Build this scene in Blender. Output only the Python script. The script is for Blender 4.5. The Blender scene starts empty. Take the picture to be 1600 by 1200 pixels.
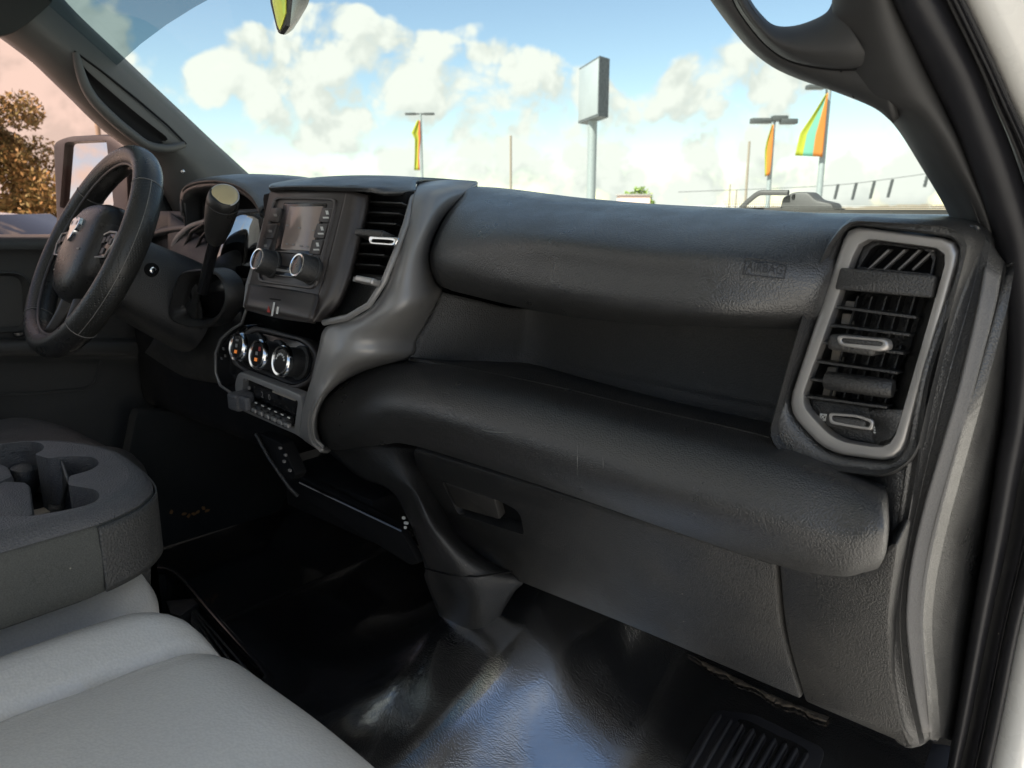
import bpy, bmesh, math, random
from mathutils import Vector, Matrix
from mathutils.geometry import tessellate_polygon
from math import radians as R, sin, cos, pi
random.seed(7)
S = bpy.context.scene
COL = S.collection

# ------------------------------------------------------------------ camera
CAM = Vector((.95, 0, .80)); PITCH = R(13.1); HEAD = R(41.8); FPX = 1200.0
cd = bpy.data.cameras.new('camera'); cam = bpy.data.objects.new('camera', cd); COL.objects.link(cam)
cam.location = CAM; cam.rotation_euler = (R(90) - PITCH, 0, HEAD)
cd.sensor_width = 36; cd.lens = 36 * FPX / 1600; cd.clip_start = .02; cd.clip_end = 5000
cd.dof.use_dof = True; cd.dof.focus_distance = .95; cd.dof.aperture_fstop = 11
S.camera = cam

# ------------------------------------------------------------------ world, sun, exposure
SUN_EL, SUN_AZ = R(50), R(183)        # azimuth clockwise from +y: behind the truck, a little to its left
W = bpy.data.worlds.new('World'); S.world = W; W.use_nodes = True
S.view_settings.view_transform = 'Standard'; S.view_settings.look = 'None'
S.view_settings.exposure = 1.6; S.view_settings.gamma = 1

def world():
    nt = W.node_tree; N = nt.nodes; L = nt.links; N.clear()
    def n(t, **k):
        o = N.new(t)
        for a, b in k.items(): setattr(o, a, b)
        return o
    def m(op, a, b=None, c=None):
        o = n('ShaderNodeMath', operation=op)
        for i, v in enumerate((a, b, c)):
            if v is None: continue
            if isinstance(v, (int, float)): o.inputs[i].default_value = v
            else: L.new(v, o.inputs[i])
        return o.outputs[0]
    out = n('ShaderNodeOutputWorld')
    sky = n('ShaderNodeTexSky', sky_type='NISHITA'); sky.sun_disc = False
    sky.sun_elevation = SUN_EL; sky.sun_rotation = SUN_AZ
    sky.air_density = 2.8; sky.dust_density = .0; sky.ozone_density = .1; sky.altitude = 8000
    bg = n('ShaderNodeBackground'); bg.inputs[1].default_value = .054; L.new(sky.outputs[0], bg.inputs[0])
    tc = n('ShaderNodeTexCoord')
    # heaps of cloud: (azimuth, elevation, half width, half height, weight), degrees; azimuth left of straight ahead is negative
    vec = tc.outputs['Generated']
    sp = n('ShaderNodeSeparateXYZ'); L.new(vec, sp.inputs[0])
    az = m('ARCTAN2', sp.outputs[0], sp.outputs[1]); el = m('ARCSINE', sp.outputs[2])
    acc = None
    for a, e, ra, re, w in CLOUDS:
        dx = m('MULTIPLY_ADD', az, 1 / R(ra), -R(a) / R(ra)); dy = m('MULTIPLY_ADD', el, 1 / R(re), -R(e) / R(re))
        g = m('EXPONENT', m('MULTIPLY_ADD', dx, m('MULTIPLY', dx, -1.0), m('MULTIPLY_ADD', dy, m('MULTIPLY', dy, -1.0), math.log(w))))
        acc = g if acc is None else m('ADD', acc, g)
    acc = m('MINIMUM', acc, 1.25)
    # wide field of heaps out of view; cover and offset chosen to brighten cab, floor
    nz = n('ShaderNodeTexNoise'); nz.inputs['Scale'].default_value = 1.7; nz.inputs['Detail'].default_value = 2
    sh = n('ShaderNodeVectorMath', operation='ADD'); sh.inputs[1].default_value = (3.1, 2, .5); L.new(vec, sh.inputs[0]); L.new(sh.outputs[0], nz.inputs['Vector'])
    az0 = m('ADD', az, R(30)); out_m = m('SUBTRACT', 1.0, m('EXPONENT', m('MULTIPLY', m('POWER', m('MULTIPLY', az0, 1 / R(52)), 4.0), -1.0)))
    el_m = n('ShaderNodeMapRange'); el_m.inputs[1].default_value = R(22); el_m.inputs[2].default_value = R(34); L.new(el, el_m.inputs[0])
    wide = m('MULTIPLY', m('MULTIPLY_ADD', nz.outputs['Fac'], 3.6, -0.95), m('MAXIMUM', out_m, el_m.outputs[0]))
    low = m('MULTIPLY', m('EXPONENT', m('MULTIPLY', m('POWER', m('MULTIPLY', el, 1 / R(16)), 2.0), -1.0)), m('MULTIPLY', out_m, .55))   # heaps close up toward the horizon
    bank = m('MULTIPLY', m('EXPONENT', m('MULTIPLY', m('POWER', m('MULTIPLY', el, 1 / R(2.6)), 2.0), -1.0)), .85)
    base = m('ADD', m('MAXIMUM', acc, bank), m('MAXIMUM', m('ADD', wide, low), 0.0))
    def detail(v):
        vo = n('ShaderNodeTexVoronoi', feature='F1'); vo.inputs['Scale'].default_value = 17
        vo.inputs['Detail'].default_value = 3; vo.inputs['Roughness'].default_value = .55
        wn = n('ShaderNodeTexNoise'); wn.inputs['Scale'].default_value = 6; wn.inputs['Detail'].default_value = 2; L.new(v, wn.inputs['Vector'])
        mx = n('ShaderNodeMix', data_type='VECTOR'); mx.inputs[0].default_value = .09; L.new(v, mx.inputs[4]); L.new(wn.outputs['Color'], mx.inputs[5])
        L.new(mx.outputs[1], vo.inputs['Vector'])
        nd = n('ShaderNodeTexNoise'); nd.inputs['Scale'].default_value = 26; nd.inputs['Detail'].default_value = 5; L.new(v, nd.inputs['Vector'])
        return m('ADD', m('MULTIPLY', m('SUBTRACT', .5, vo.outputs['Distance']), .95), m('MULTIPLY_ADD', nd.outputs['Fac'], .55, -.27))
    g0 = m('ADD', base, detail(vec))
    va = n('ShaderNodeVectorMath', operation='ADD'); va.inputs[1].default_value = (-.012, -.006, .030); L.new(vec, va.inputs[0])
    g1 = m('ADD', base, detail(va.outputs[0]))
    mask = n('ShaderNodeMapRange', interpolation_type='SMOOTHSTEP'); mask.inputs[1].default_value = .36; mask.inputs[2].default_value = .84; L.new(g0, mask.inputs[0])
    lit = n('ShaderNodeMapRange', interpolation_type='SMOOTHSTEP'); lit.inputs[1].default_value = -.36; lit.inputs[2].default_value = .24
    L.new(m('SUBTRACT', g0, g1), lit.inputs[0])
    cm = n('ShaderNodeMix', data_type='RGBA'); L.new(lit.outputs[0], cm.inputs[0])
    cm.inputs[6].default_value = (.80, .81, .77, 1); cm.inputs[7].default_value = (1.0, .985, .93, 1)
    cb = n('ShaderNodeBackground'); cb.inputs[1].default_value = .345; L.new(cm.outputs[2], cb.inputs[0])
    ms = n('ShaderNodeMixShader'); L.new(mask.outputs[0], ms.inputs[0]); L.new(bg.outputs[0], ms.inputs[1]); L.new(cb.outputs[0], ms.inputs[2])
    L.new(ms.outputs[0], out.inputs[0])

def ray(px, py):
    f = Vector((-sin(HEAD) * cos(PITCH), cos(HEAD) * cos(PITCH), -sin(PITCH))); r = Vector((cos(HEAD), sin(HEAD), 0)); u = r.cross(f)
    return f + r * ((px - 800) / FPX) - u * ((py - 600) / FPX)
def U(px, py, y=None, x=None, z=None, pl=None, d=None):
    """point of the place seen at photo pixel (px, py) on a known plane or at a known distance"""
    v = ray(px, py)
    if d is not None: return CAM + v * (d / Vector((v.x, v.y)).length)
    if pl: t = (pl[0] - CAM).dot(pl[1]) / v.dot(pl[1])
    elif y is not None: t = (y - CAM.y) / v.y
    elif x is not None: t = (x - CAM.x) / v.x
    else: t = (z - CAM.z) / v.z
    return CAM + v * t
def azel(px, py):
    v = ray(px, py).normalized(); return math.degrees(math.atan2(v.x, v.y)), math.degrees(math.asin(v.z))
CLOUDS = []
for px, py, rx, ry, w in [(318, 122, 30, 32, 1.0), (400, 70, 55, 42, 1.1), (385, 115, 60, 40, .8), (520, 130, 120, 42, 1.15), (450, 180, 70, 22, .6), (560, 45, 75, 42, 1.15),
        (500, 20, 50, 25, .7), (630, 95, 60, 40, .9), (690, 95, 55, 42, 1.0), (800, 115, 85, 55, 1.2), (700, 165, 120, 50, 1.1), (600, 185, 60, 28, .8), (900, 170, 75, 50, 1.1), (820, 190, 120, 40, .9),
        (370, 235, 40, 22, .7), (440, 265, 70, 14, .7), (720, 258, 110, 26, 1.1), (480, 215, 50, 22, .8), (1120, 260, 120, 26, 1.0), (880, 255, 120, 35, 1.0), (1000, 275, 160, 32, 1.1), (1090, 115, 45, 42, 1.1), (1180, 120, 90, 60, 1.2),
        (1130, 200, 110, 45, 1.1), (1290, 190, 130, 85, 1.2), (1420, 230, 120, 90, 1.2), (1230, 275, 300, 40, 1.0), (600, 296, 330, 17, .95), (250, 262, 60, 20, .6), (560, 225, 60, 16, .5), (1000, 306, 600, 12, .8), (60, 160, 130, 150, 1.4), (140, 60, 70, 60, .6), (-60, 250, 120, 120, 1.1), (740, 40, 30, 14, .35), (980, 200, 30, 12, .4)]:
    a, e = azel(px, py); a1, _ = azel(px + rx, py); _, e1 = azel(px, py - ry)
    k = 1.1 if py < 150 else 1.28
    CLOUDS.append((a, e, abs(a1 - a) * k, abs(e1 - e) * k, w * 1.3))
world()
sl = bpy.data.lights.new('sun', 'SUN'); sl.energy = 5.0; sl.angle = R(.5); sl.color = (1, .95, .86)
so = bpy.data.objects.new('sun', sl); COL.objects.link(so); so.location = (-5, -8, 12)
sd = Vector((sin(SUN_AZ) * cos(SUN_EL), cos(SUN_AZ) * cos(SUN_EL), sin(SUN_EL)))
so.rotation_euler = sd.to_track_quat('Z', 'Y').to_euler()

# ------------------------------------------------------------------ helpers: objects
WL = {}
def setp(o, label=None, cat=None, group=None, kind=None):
    for k, v in (('label', label), ('category', cat), ('group', group), ('kind', kind)):
        if v: o[k] = v
    return o
def thing(name, loc, label, cat, group=None):
    o = bpy.data.objects.new(name, None); COL.objects.link(o); o.location = loc; o.empty_display_size = .05
    WL[o.name] = Vector(loc); return setp(o, label, cat, group)
def link_mesh(name, me, loc, parent=None):
    o = bpy.data.objects.new(name, me); COL.objects.link(o)
    if parent: o.parent = parent; o.location = loc - WL[parent.name]
    else: o.location = loc
    WL[o.name] = loc.copy(); return o
def mk(name, V, F, mt, parent=None, ang=35, smooth=True, fix=True):
    V = [Vector(v) for v in V]; c = sum(V, Vector()) / len(V)
    me = bpy.data.meshes.new(name); me.from_pydata([v - c for v in V], [], F)
    if fix:
        b = bmesh.new(); b.from_mesh(me); bmesh.ops.remove_doubles(b, verts=b.verts, dist=1e-6)
        bmesh.ops.recalc_face_normals(b, faces=b.faces); b.to_mesh(me); b.free()
    me.materials.append(mt)
    if smooth:
        me.polygons.foreach_set('use_smooth', [True] * len(me.polygons)); me.set_sharp_from_angle(angle=R(ang))
    return link_mesh(name, me, c, parent)
def dupe(o, loc, parent=None):
    return link_mesh(o.name.split('.')[0], o.data, Vector(loc), parent)

def cr(P, n):
    """Catmull-Rom through P, n samples per span"""
    P = [Vector(p) for p in P]
    if len(P) < 3:
        return [P[0].lerp(P[-1], i / n) for i in range(n + 1)]
    Q = [P[0] * 2 - P[1]] + P + [P[-1] * 2 - P[-2]]; o = []
    for i in range(1, len(Q) - 2):
        a, b, c, d = Q[i - 1:i + 3]
        for k in range(n):
            t = k / n
            o.append(.5 * ((2 * b) + (c - a) * t + (2 * a - 5 * b + 4 * c - d) * t * t + (3 * b - a - 3 * c + d) * t ** 3))
    o.append(P[-1]); return o
def resample(P, n, closed=False):
    P = [Vector(p) for p in P]
    if closed: P = P + [P[0]]
    L = [0]
    for a, b in zip(P, P[1:]): L.append(L[-1] + (b - a).length)
    o = []; j = 0; m = n if closed else n - 1
    for i in range(n):
        s = L[-1] * i / m
        while j < len(P) - 2 and L[j + 1] < s: j += 1
        sp = L[j + 1] - L[j]; o.append(P[j].lerp(P[j + 1], 0 if sp == 0 else min(1, (s - L[j]) / sp)))
    return o
def gridfaces(nr, nc, cr_=False, cc=False, off=0):
    F = []
    for i in range(nr if cr_ else nr - 1):
        for j in range(nc if cc else nc - 1):
            F.append((off + i * nc + j, off + i * nc + (j + 1) % nc, off + (i + 1) % nr * nc + (j + 1) % nc, off + (i + 1) % nr * nc + j))
    return F
def sheet(name, cols, mt, parent, nu=6, nv=6, th=0, ang=40):
    """smooth skin through a grid of control points: cols = list of columns of 3D points"""
    c2 = [cr(c, nv) for c in cols]
    rows = [cr([c[i] for c in c2], nu) for i in range(len(c2[0]))]
    V = [p for r in rows for p in r]
    o = mk(name, V, gridfaces(len(rows), len(rows[0])), mt, parent, ang)
    if th:
        me = o.data; ctr = o.location + (WL[parent.name] if parent else Vector())
        # thickness away from the camera side
        s = sum(((p.center + ctr - CAM).dot(p.normal) * p.area for p in me.polygons))
        md = o.modifiers.new('thickness', 'SOLIDIFY'); md.thickness = th; md.offset = -1 if s < 0 else 1
    return o
def rp(C, r=8, n=5, closed=True):
    """round the corners of a 2D pixel polygon"""
    o = []; m = len(C)
    for i in range(m):
        c = C[i]; rr = c[2] if len(c) > 2 else r; p = Vector(c[:2]); a = Vector(C[i - 1][:2]); b = Vector(C[(i + 1) % m][:2])
        if rr <= 0: o.append(p); continue
        d1 = min(rr, (a - p).length * .48); d2 = min(rr, (b - p).length * .48)
        s = p + (a - p).normalized() * d1; e = p + (b - p).normalized() * d2
        for k in range(n + 1):
            t = k / n; o.append(s * (1 - t) ** 2 + p * 2 * t * (1 - t) + e * t * t)
    return o
def UP(C, r=8, n=5, **k): return [U(p.x, p.y, **k) for p in rp(C, r, n)]
def newell(P):
    v = Vector()
    for a, b in zip(P, P[1:] + P[:1]): v += a.cross(b)
    return v.normalized()
def basis(P, face):
    nrm = newell(P)
    if nrm.dot(face) < 0: nrm = -nrm
    e1 = nrm.cross(Vector((0, 0, 1)) if abs(nrm.z) < .9 else Vector((0, 1, 0))).normalized(); e2 = nrm.cross(e1)
    return nrm, e1, e2
def inset(P, d, nrm):
    o = []; m = len(P); ori = 1 if newell(P).dot(nrm) > 0 else -1
    for i in range(m):
        a = P[i] - P[i - 1]; b = P[(i + 1) % m] - P[i]
        a = a.normalized() if a.length > 1e-9 else b.normalized(); b = b.normalized() if b.length > 1e-9 else a
        na = nrm.cross(a) * ori; nb = nrm.cross(b) * ori; q = na + nb
        q = q / max(.35, q.dot(q) / 2) if q.length > 1e-6 else na
        o.append(P[i] + q * d)
    return o
def plate(name, P, t, mt, parent, b=.002, face=Vector((0, -1, 0)), holes=(), hd=None, ang=35, dome=0):
    """solid plate: front outline P facing `face`, thickness t, rounded edge b, with holes cut through"""
    P = [Vector(p) for p in P]; nrm, e1, e2 = basis(P, face); m = len(P); V = []; F = []
    rings = [(b, 0), (b * .3, b * .3), (0, b), (0, t)] if b else [(0, 0), (0, t)]
    for ins, dep in rings: V += [q - nrm * dep for q in (inset(P, ins, nrm) if ins else P)]
    F += gridfaces(len(rings), m, cc=True)
    if not (holes and hd and hd > t): F.append(tuple(range((len(rings) - 1) * m, len(rings) * m)))
    if holes:
        loops = [V[:m]]; idx = list(range(m))
        for h in holes:
            h = [Vector(q) for q in h]; s = len(V); k = len(h)
            V += h; idx += list(range(s, s + k)); loops.append(h)
            V += [q - nrm * (hd or t * .98) for q in h]; F += gridfaces(2, k, cc=True, off=s)
        pr = [[Vector(((q - P[0]).dot(e1), (q - P[0]).dot(e2), 0)) for q in l] for l in loops]
        for tri in tessellate_polygon(pr): F.append(tuple(idx[i] for i in tri))
    else:
        for tri in tessellate_polygon([[Vector(((q - P[0]).dot(e1), (q - P[0]).dot(e2), 0)) for q in V[:m]]]): F.append(tuple(tri))
    return mk(name, V, F, mt, parent, ang)
def frame(name, O, I, t, mt, parent, b=.002, face=Vector((0, -1, 0)), lift=0, back=True):
    """closed rim between two outlines sampled alike; the inner edge is `lift` deeper"""
    n = max(len(O), len(I), 64); nrm, e1, e2 = basis(O, face)
    O = resample(O, n, True); I0 = resample(I, n * 4, True)
    c = sum(O, Vector()) / n
    def angf(p): return math.atan2((p - c).dot(e2), (p - c).dot(e1))
    # pair each outer point with the inner point on the same bearing
    I2 = []
    for p in O:
        a = angf(p); I2.append(min(I0, key=lambda q: abs((angf(q) - a + pi) % (2 * pi) - pi)))
    V = []
    for k, (w, dep) in enumerate([(0, t), (0, b), (.12, b * .25), (.3, 0), (.7, lift * .6), (.92, lift + b * .2), (1, lift + b), (1, t + lift)]):
        V += [p.lerp(q, w) - nrm * dep for p, q in zip(O, I2)]
    F = gridfaces(8, n, cr_=back, cc=True)
    return mk(name, V, F, mt, parent, 45)
def rings(name, loops, mt, parent=None, cap0=False, cap1=False, ang=40):
    n = len(loops[0]); V = [p for l in loops for p in l]; F = gridfaces(len(loops), n, cc=True)
    if cap0: F.append(tuple(range(n)))
    if cap1: F.append(tuple(range((len(loops) - 1) * n, len(loops) * n)))
    return mk(name, V, F, mt, parent, ang)
def frm(axis):
    a = Vector(axis).normalized(); e = a.cross(Vector((0, 0, 1)) if abs(a.z) < .9 else Vector((1, 0, 0))).normalized(); return a, e, a.cross(e)
def lathe(name, o, axis, prof, mt, parent=None, n=28, rib=0, nr=0, sx=1, ang=35):
    """prof: (distance along axis, radius); capped"""
    a, e, f = frm(axis); o = Vector(o); L = []
    for h, r in prof:
        L.append([o + a * h + (e * cos(2 * pi * k / n) * sx + f * sin(2 * pi * k / n)) * (r * (1 + (rib if k % 2 else 0))) for k in range(n)])
    return rings(name, L, mt, parent, True, True, ang)
def tube(name, P, r, mt, parent=None, n=10, closed=False, flat=1, up=None, ang=50):
    P = [Vector(p) for p in P]; m = len(P); L = []
    u0 = up
    for i in range(m):
        t = (P[(i + 1) % m] - P[i - 1]) if closed else (P[min(i + 1, m - 1)] - P[max(i - 1, 0)])
        t.normalize(); rr = r[i] if isinstance(r, (list, tuple)) else r
        e = (u0 if u0 else (Vector((0, 0, 1)) if abs(t.z) < .95 else Vector((1, 0, 0)))); e = (e - t * e.dot(t)).normalized(); f = t.cross(e)
        if not up: u0 = e
        L.append([P[i] + e * cos(2 * pi * k / n) * rr * flat + f * sin(2 * pi * k / n) * rr for k in range(n)])
    V = [p for l in L for p in l]; F = gridfaces(m, n, cr_=closed, cc=True)
    if not closed: F += [tuple(range(n)), tuple(range((m - 1) * n, m * n))]
    return mk(name, V, F, mt, parent, ang)
def box(name, c, s, mt, parent=None, ax=None, b=.002, seg=2):
    """bevelled box with centre c, full sizes s along axes ax"""
    ax = ax or (Vector((1, 0, 0)), Vector((0, 1, 0)), Vector((0, 0, 1))); bm = bmesh.new()
    bmesh.ops.create_cube(bm, size=1)
    for v in bm.verts: v.co = Vector((v.co.x * s[0], v.co.y * s[1], v.co.z * s[2]))
    if b: bmesh.ops.bevel(bm, geom=bm.edges[:], offset=min(b, min(s) * .45), segments=seg, affect='EDGES', profile=.6)
    V = [Vector(c) + ax[0] * v.co.x + ax[1] * v.co.y + ax[2] * v.co.z for v in bm.verts]; F = [[v.index for v in f.verts] for f in bm.faces]
    bm.free(); return mk(name, V, F, mt, parent, 40)
def lettering(name, s, o, xa, ya, h, mt, parent, ext=.0003, w=None):
    cu = bpy.data.curves.new(name, 'FONT'); cu.body = s; cu.size = 1; cu.extrude = 0; cu.align_x = 'CENTER'; cu.align_y = 'CENTER'; cu.resolution_u = 2
    t = bpy.data.objects.new(name, cu); me = bpy.data.meshes.new_from_object(t)
    za = xa.cross(ya).normalized(); k = h / .7; kw = k
    if w:
        xs = [v.co.x for v in me.vertices]; kw = w / (max(xs) - min(xs))
    V = [Vector(o) + xa * v.co.x * kw + ya * v.co.y * k + za * ext for v in me.vertices]; F = [tuple(p.vertices) for p in me.polygons]
    bpy.data.objects.remove(t); bpy.data.curves.remove(cu); bpy.data.meshes.remove(me)
    return mk(name, V, F, mt, parent, smooth=False, fix=False)

# ------------------------------------------------------------------ helpers: materials
def mat(name, col, rough=.5, grain=0, gs=.3, metal=0, spec=.5, var=.12, vs=9, dust=0, dustc=(.30, .27, .22), scr=0, coat=0, cior=1.5, ior=1.5, rv=.08, emit=0, kind='leather', fabric=0, valley=.72, bd=.6):
    m = bpy.data.materials.new(name); m.use_nodes = True; nt = m.node_tree; N = nt.nodes; L = nt.links; p = N['Principled BSDF']
    tc = N.new('ShaderNodeTexCoord'); o = tc.outputs['Object']
    p.inputs['Metallic'].default_value = metal; p.inputs['Specular IOR Level'].default_value = spec; p.inputs['Coat Weight'].default_value = coat; p.inputs['Coat Roughness'].default_value = .08; p.inputs['IOR'].default_value = ior; p.inputs['Coat IOR'].default_value = cior
    def noise(s, d=4, r=.55):
        q = N.new('ShaderNodeTexNoise'); q.inputs['Scale'].default_value = s; q.inputs['Detail'].default_value = d; q.inputs['Roughness'].default_value = r; L.new(o, q.inputs['Vector']); return q.outputs['Fac']
    def mr(x, a, b, c, d):
        q = N.new('ShaderNodeMapRange'); L.new(x, q.inputs[0])
        for i, v in enumerate((a, b, c, d)): q.inputs[i + 1].default_value = v
        return q.outputs[0]
    def mix(f, a, b):
        q = N.new('ShaderNodeMix'); q.data_type = 'RGBA'; L.new(f, q.inputs[0])
        for i, v in ((6, a), (7, b)):
            if isinstance(v, tuple): q.inputs[i].default_value = (*v, 1)
            else: L.new(v, q.inputs[i])
        return q.outputs[2]
    n1 = noise(vs)
    c = mix(mr(n1, .3, .7, 0, 1), tuple(x * (1 - var) for x in col), tuple(min(1, x * (1 + var)) for x in col))
    if fabric:
        c = mix(mr(noise(900, 2), .35, .65, 0, 1), c, tuple(x * 1.5 for x in col))
    if dust:
        c = mix(mr(noise(5, 6, .65), .52, .78, 0, dust), c, dustc)
        vo = N.new('ShaderNodeTexVoronoi'); vo.inputs['Scale'].default_value = 38; L.new(o, vo.inputs['Vector'])
        c = mix(mr(vo.outputs['Distance'], .018, .034, .8, 0), c, tuple(x * 1.3 for x in dustc))
    L.new(mr(noise(vs * 2.3, 5), .3, .7, max(.02, rough - rv), min(1, rough + rv)), p.inputs['Roughness'])
    if grain:
        if kind == 'leather':
            vo = N.new('ShaderNodeTexVoronoi'); vo.feature = 'SMOOTH_F1'; vo.inputs['Smoothness'].default_value = .35; vo.inputs['Scale'].default_value = grain; L.new(o, vo.inputs['Vector'])
            h = mr(vo.outputs['Distance'], .1, .75, 1, 0)
            a = N.new('ShaderNodeMath'); a.operation = 'MULTIPLY_ADD'; L.new(noise(grain * .55, 3), a.inputs[0]); a.inputs[1].default_value = .8; L.new(h, a.inputs[2]); h = a.outputs[0]; c = mix(mr(h, .35, 1.25, .55, 0), c, tuple(x * valley for x in col))
        else: h = noise(grain, 4)
        bu = N.new('ShaderNodeBump'); bu.inputs['Strength'].default_value = gs; bu.inputs['Distance'].default_value = bd / grain; L.new(h, bu.inputs['Height']); L.new(bu.outputs[0], p.inputs['Normal'])
    L.new(c, p.inputs['Base Color'])
    if emit: p.inputs['Emission Color'].default_value = (*col, 1); p.inputs['Emission Strength'].default_value = emit
    return m
def glass(name, tint, refl=.06, rough=0, scr=0):
    m = bpy.data.materials.new(name); m.use_nodes = True; nt = m.node_tree; N = nt.nodes; L = nt.links; N.clear()
    o = N.new('ShaderNodeOutputMaterial'); t = N.new('ShaderNodeBsdfTransparent'); t.inputs[0].default_value = (*tint, 1)
    g = N.new('ShaderNodeBsdfGlossy'); g.inputs['Roughness'].default_value = rough; x = N.new('ShaderNodeMixShader'); x.inputs[0].default_value = refl
    L.new(t.outputs[0], x.inputs[1]); L.new(g.outputs[0], x.inputs[2]); L.new(x.outputs[0], o.inputs[0]); return m

M = dict(
    pad=mat('soft black grained plastic', (.036, .036, .036), .34, 700, .42, var=.10, spec=.75, ior=1.65, valley=.58),
    hard=mat('black moulded plastic', (.025, .0247, .0243), .40, 700, .5, ior=1.55, var=.14, dust=.14, spec=.6),
    dusty=mat('dusty black plastic', (.030, .028, .026), .55, 700, .3, var=.2, dust=.34),
    trim=mat('satin grey painted trim', (.27, .263, .255), .40, 1500, .10, metal=.3, var=.05, kind='noise'),
    silver=mat('satin silver bezel', (.44, .425, .41), .38, 0, metal=.75, var=.04),
    chrome=mat('bright chrome', (.82, .83, .84), .12, 0, metal=1, var=.02, rv=.03),
    gloss=mat('gloss black plastic', (.012, .012, .013), .16, 0, var=.1, rv=.04),
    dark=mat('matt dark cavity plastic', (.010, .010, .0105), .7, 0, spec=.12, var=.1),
    radio=mat('brown black radio face', (.050, .044, .042), .40, 0, var=.08),
    seat=mat('light grey vinyl', (.70, .685, .65), .27, 420, .22, spec=.9, valley=.86, rv=0, var=0, vs=6),
    seat2=mat('charcoal vinyl', (.060, .060, .058), .42, 420, .4, var=.08),
    cloth=mat('grey woven cloth', (.072, .073, .067), .85, 1100, .35, var=.1, kind='noise', fabric=.6, spec=.2, dust=.08),
    carpet=mat('dark trim cloth', (.030, .031, .030), .85, 900, .4, var=.15, kind='noise', spec=.2),
    console=mat('slate grey grained vinyl', (.092, .092, .097), .42, 560, .55, var=.06),
    vinyl=mat('black vinyl flooring', (.016, .0165, .018), .09, 520, .09, valley=1, var=.3, vs=7, rv=.04, ior=2.5, spec=1, coat=1, cior=2.0, dust=.14, dustc=(.10, .085, .065)),
    pillar2=mat('grey pillar trim', (.075, .075, .072), .5, 1300, .25, var=.06, kind='noise'),
    pillar=mat('charcoal pillar trim', (.042, .0415, .041), .58, 1300, .25, var=.06, kind='noise'),
    rubber=mat('black rubber seal', (.014, .014, .017), .5, 900, .12, var=.12, kind='noise', dust=.06),
    leather=mat('black steering leather', (.028, .027, .026), .28, 600, .25, var=.08),
    white=mat('white body paint', (.84, .83, .79), .28, 0, coat=.6, var=.02),
    tan=mat('beige nylon', (.34, .30, .25), .5, 0),
    mark=mat('white printed marks', (.65, .65, .62), .5, 0),
    markd=mat('grey printed marks', (.22, .21, .20), .5, 0),
    red=mat('red print', (.40, .03, .02), .5, 0), amber=mat('amber lit mark', (1, .28, .05), .5, 0, emit=.1),
    goldcap=mat('ivory printed cap', (.50, .42, .24), .22, 0, var=.1, coat=.5),
    headliner=mat('grey headliner cloth', (.55, .54, .51), .9, 700, .2, kind='noise'),
    door=mat('door panel plastic', (.055, .055, .053), .45, 700, .3, var=.08),
    dirt=mat('sandy dirt and carpet fluff', (.085, .068, .05), .9, 160, 1.0, var=.5, vs=60, kind='noise'),
    mirror=mat('mirror glass', (.88, .86, .84), .01, 0, metal=1, var=0, rv=0),
    lime=mat('mirror with painted yellow green reflection', (.62, .66, .10), .05, 0, metal=.6, var=.05, rv=0),  # yellow green reflection put into the mirror's own colour
    leaf=mat('dry brown leaf', (.28, .14, .05), .7, 0, var=.4),
    scratch=mat('pale scuff mark', (.16, .16, .15), .6, 0, var=.3, vs=80),
)
M['screen'] = mat('display screen with painted peach reflection', (.30, .235, .205), .25, 0, var=.04, rv=.02, spec=.5, coat=.5)  # pale display glow and peach window reflection put into the base colour
M['lens'] = glass('smoky cluster lens', (.35, .33, .32), .42, .02)
X, Y, Z = Vector((1, 0, 0)), Vector((0, 1, 0)), Vector((0, 0, 1))
def col(pts): return [U(a, b, y=c) for a, b, c in pts]

# ================================================================== cab shell (setting)
def floor_h(x, y):
    def ss(a, b, t):
        t = min(1, max(0, (t - a) / (b - a))); return t * t * (3 - 2 * t)
    def lin(a, b, t):
        t = (t - a) / (b - a); k = .09      # straight ramp with rounded ends
        return .5 * (math.sqrt(t * t + k * k) - math.sqrt((t - 1) ** 2 + k * k) + 1)
    h = .155 * lin(.495, .335, x) * ss(-.36, -.12, x)
    h += ss(.02, .25, x) * .31 * (math.sqrt((y - .57) ** 2 + .006) + (y - .57) - .012) 
    h += max(0, y - .90) * .5
    from mathutils import noise
    w = noise.noise(Vector((x * 7, y * 6, 1.7))) * .007 + noise.noise(Vector((x * 17 + y * 6, y * 12, 5))) * .0035
    w += .010 * math.exp(-((x - .36 - .25 * (y - .65)) / .03) ** 2) * ss(.55, .7, y)
    return h + w * ss(.03, .2, x) - .0
nx, ny = 150, 150
V = []
for j in range(ny):
    for i in range(nx):
        x = -.80 + 1.60 * i / (nx - 1); y = -1.3 + 2.5 * j / (ny - 1); V.append((x, y, floor_h(x, y)))
setp(mk('floor', V, gridfaces(ny, nx), M['vinyl'], None, 80), 'glossy black vinyl cab floor rising over the tunnel', kind='structure')
def FL(px, py, lift=0):
    v = ray(px, py); t = .3
    for k in range(4000):
        p = CAM + v * t
        if p.z < floor_h(p.x, p.y) + lift: return p
        t += .0005
    return p
def quadbox(name, c, s, m, b=.01): return setp(box(name, c, s, m, None, None, b), kind='structure')
quadbox('ceiling', (0, -.45, 1.36), (1.70, 1.75, .05), M['headliner'])
quadbox('cab_back_wall', (0, -1.33, .68), (1.62, .05, 1.36), M['headliner'])
quadbox('cab_side_wall', (.86, -.95, .35), (.06, .72, .70), M['door'])
quadbox('cab_side_wall', (-.86, -.95, .35), (.06, .72, .70), M['door'])
quadbox('cab_side_wall', (-.93, .36, .30), (.05, 1.84, .76), M['dark'])
quadbox('firewall', (0, 1.24, .28), (1.66, .04, .80), M['dark'])

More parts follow.
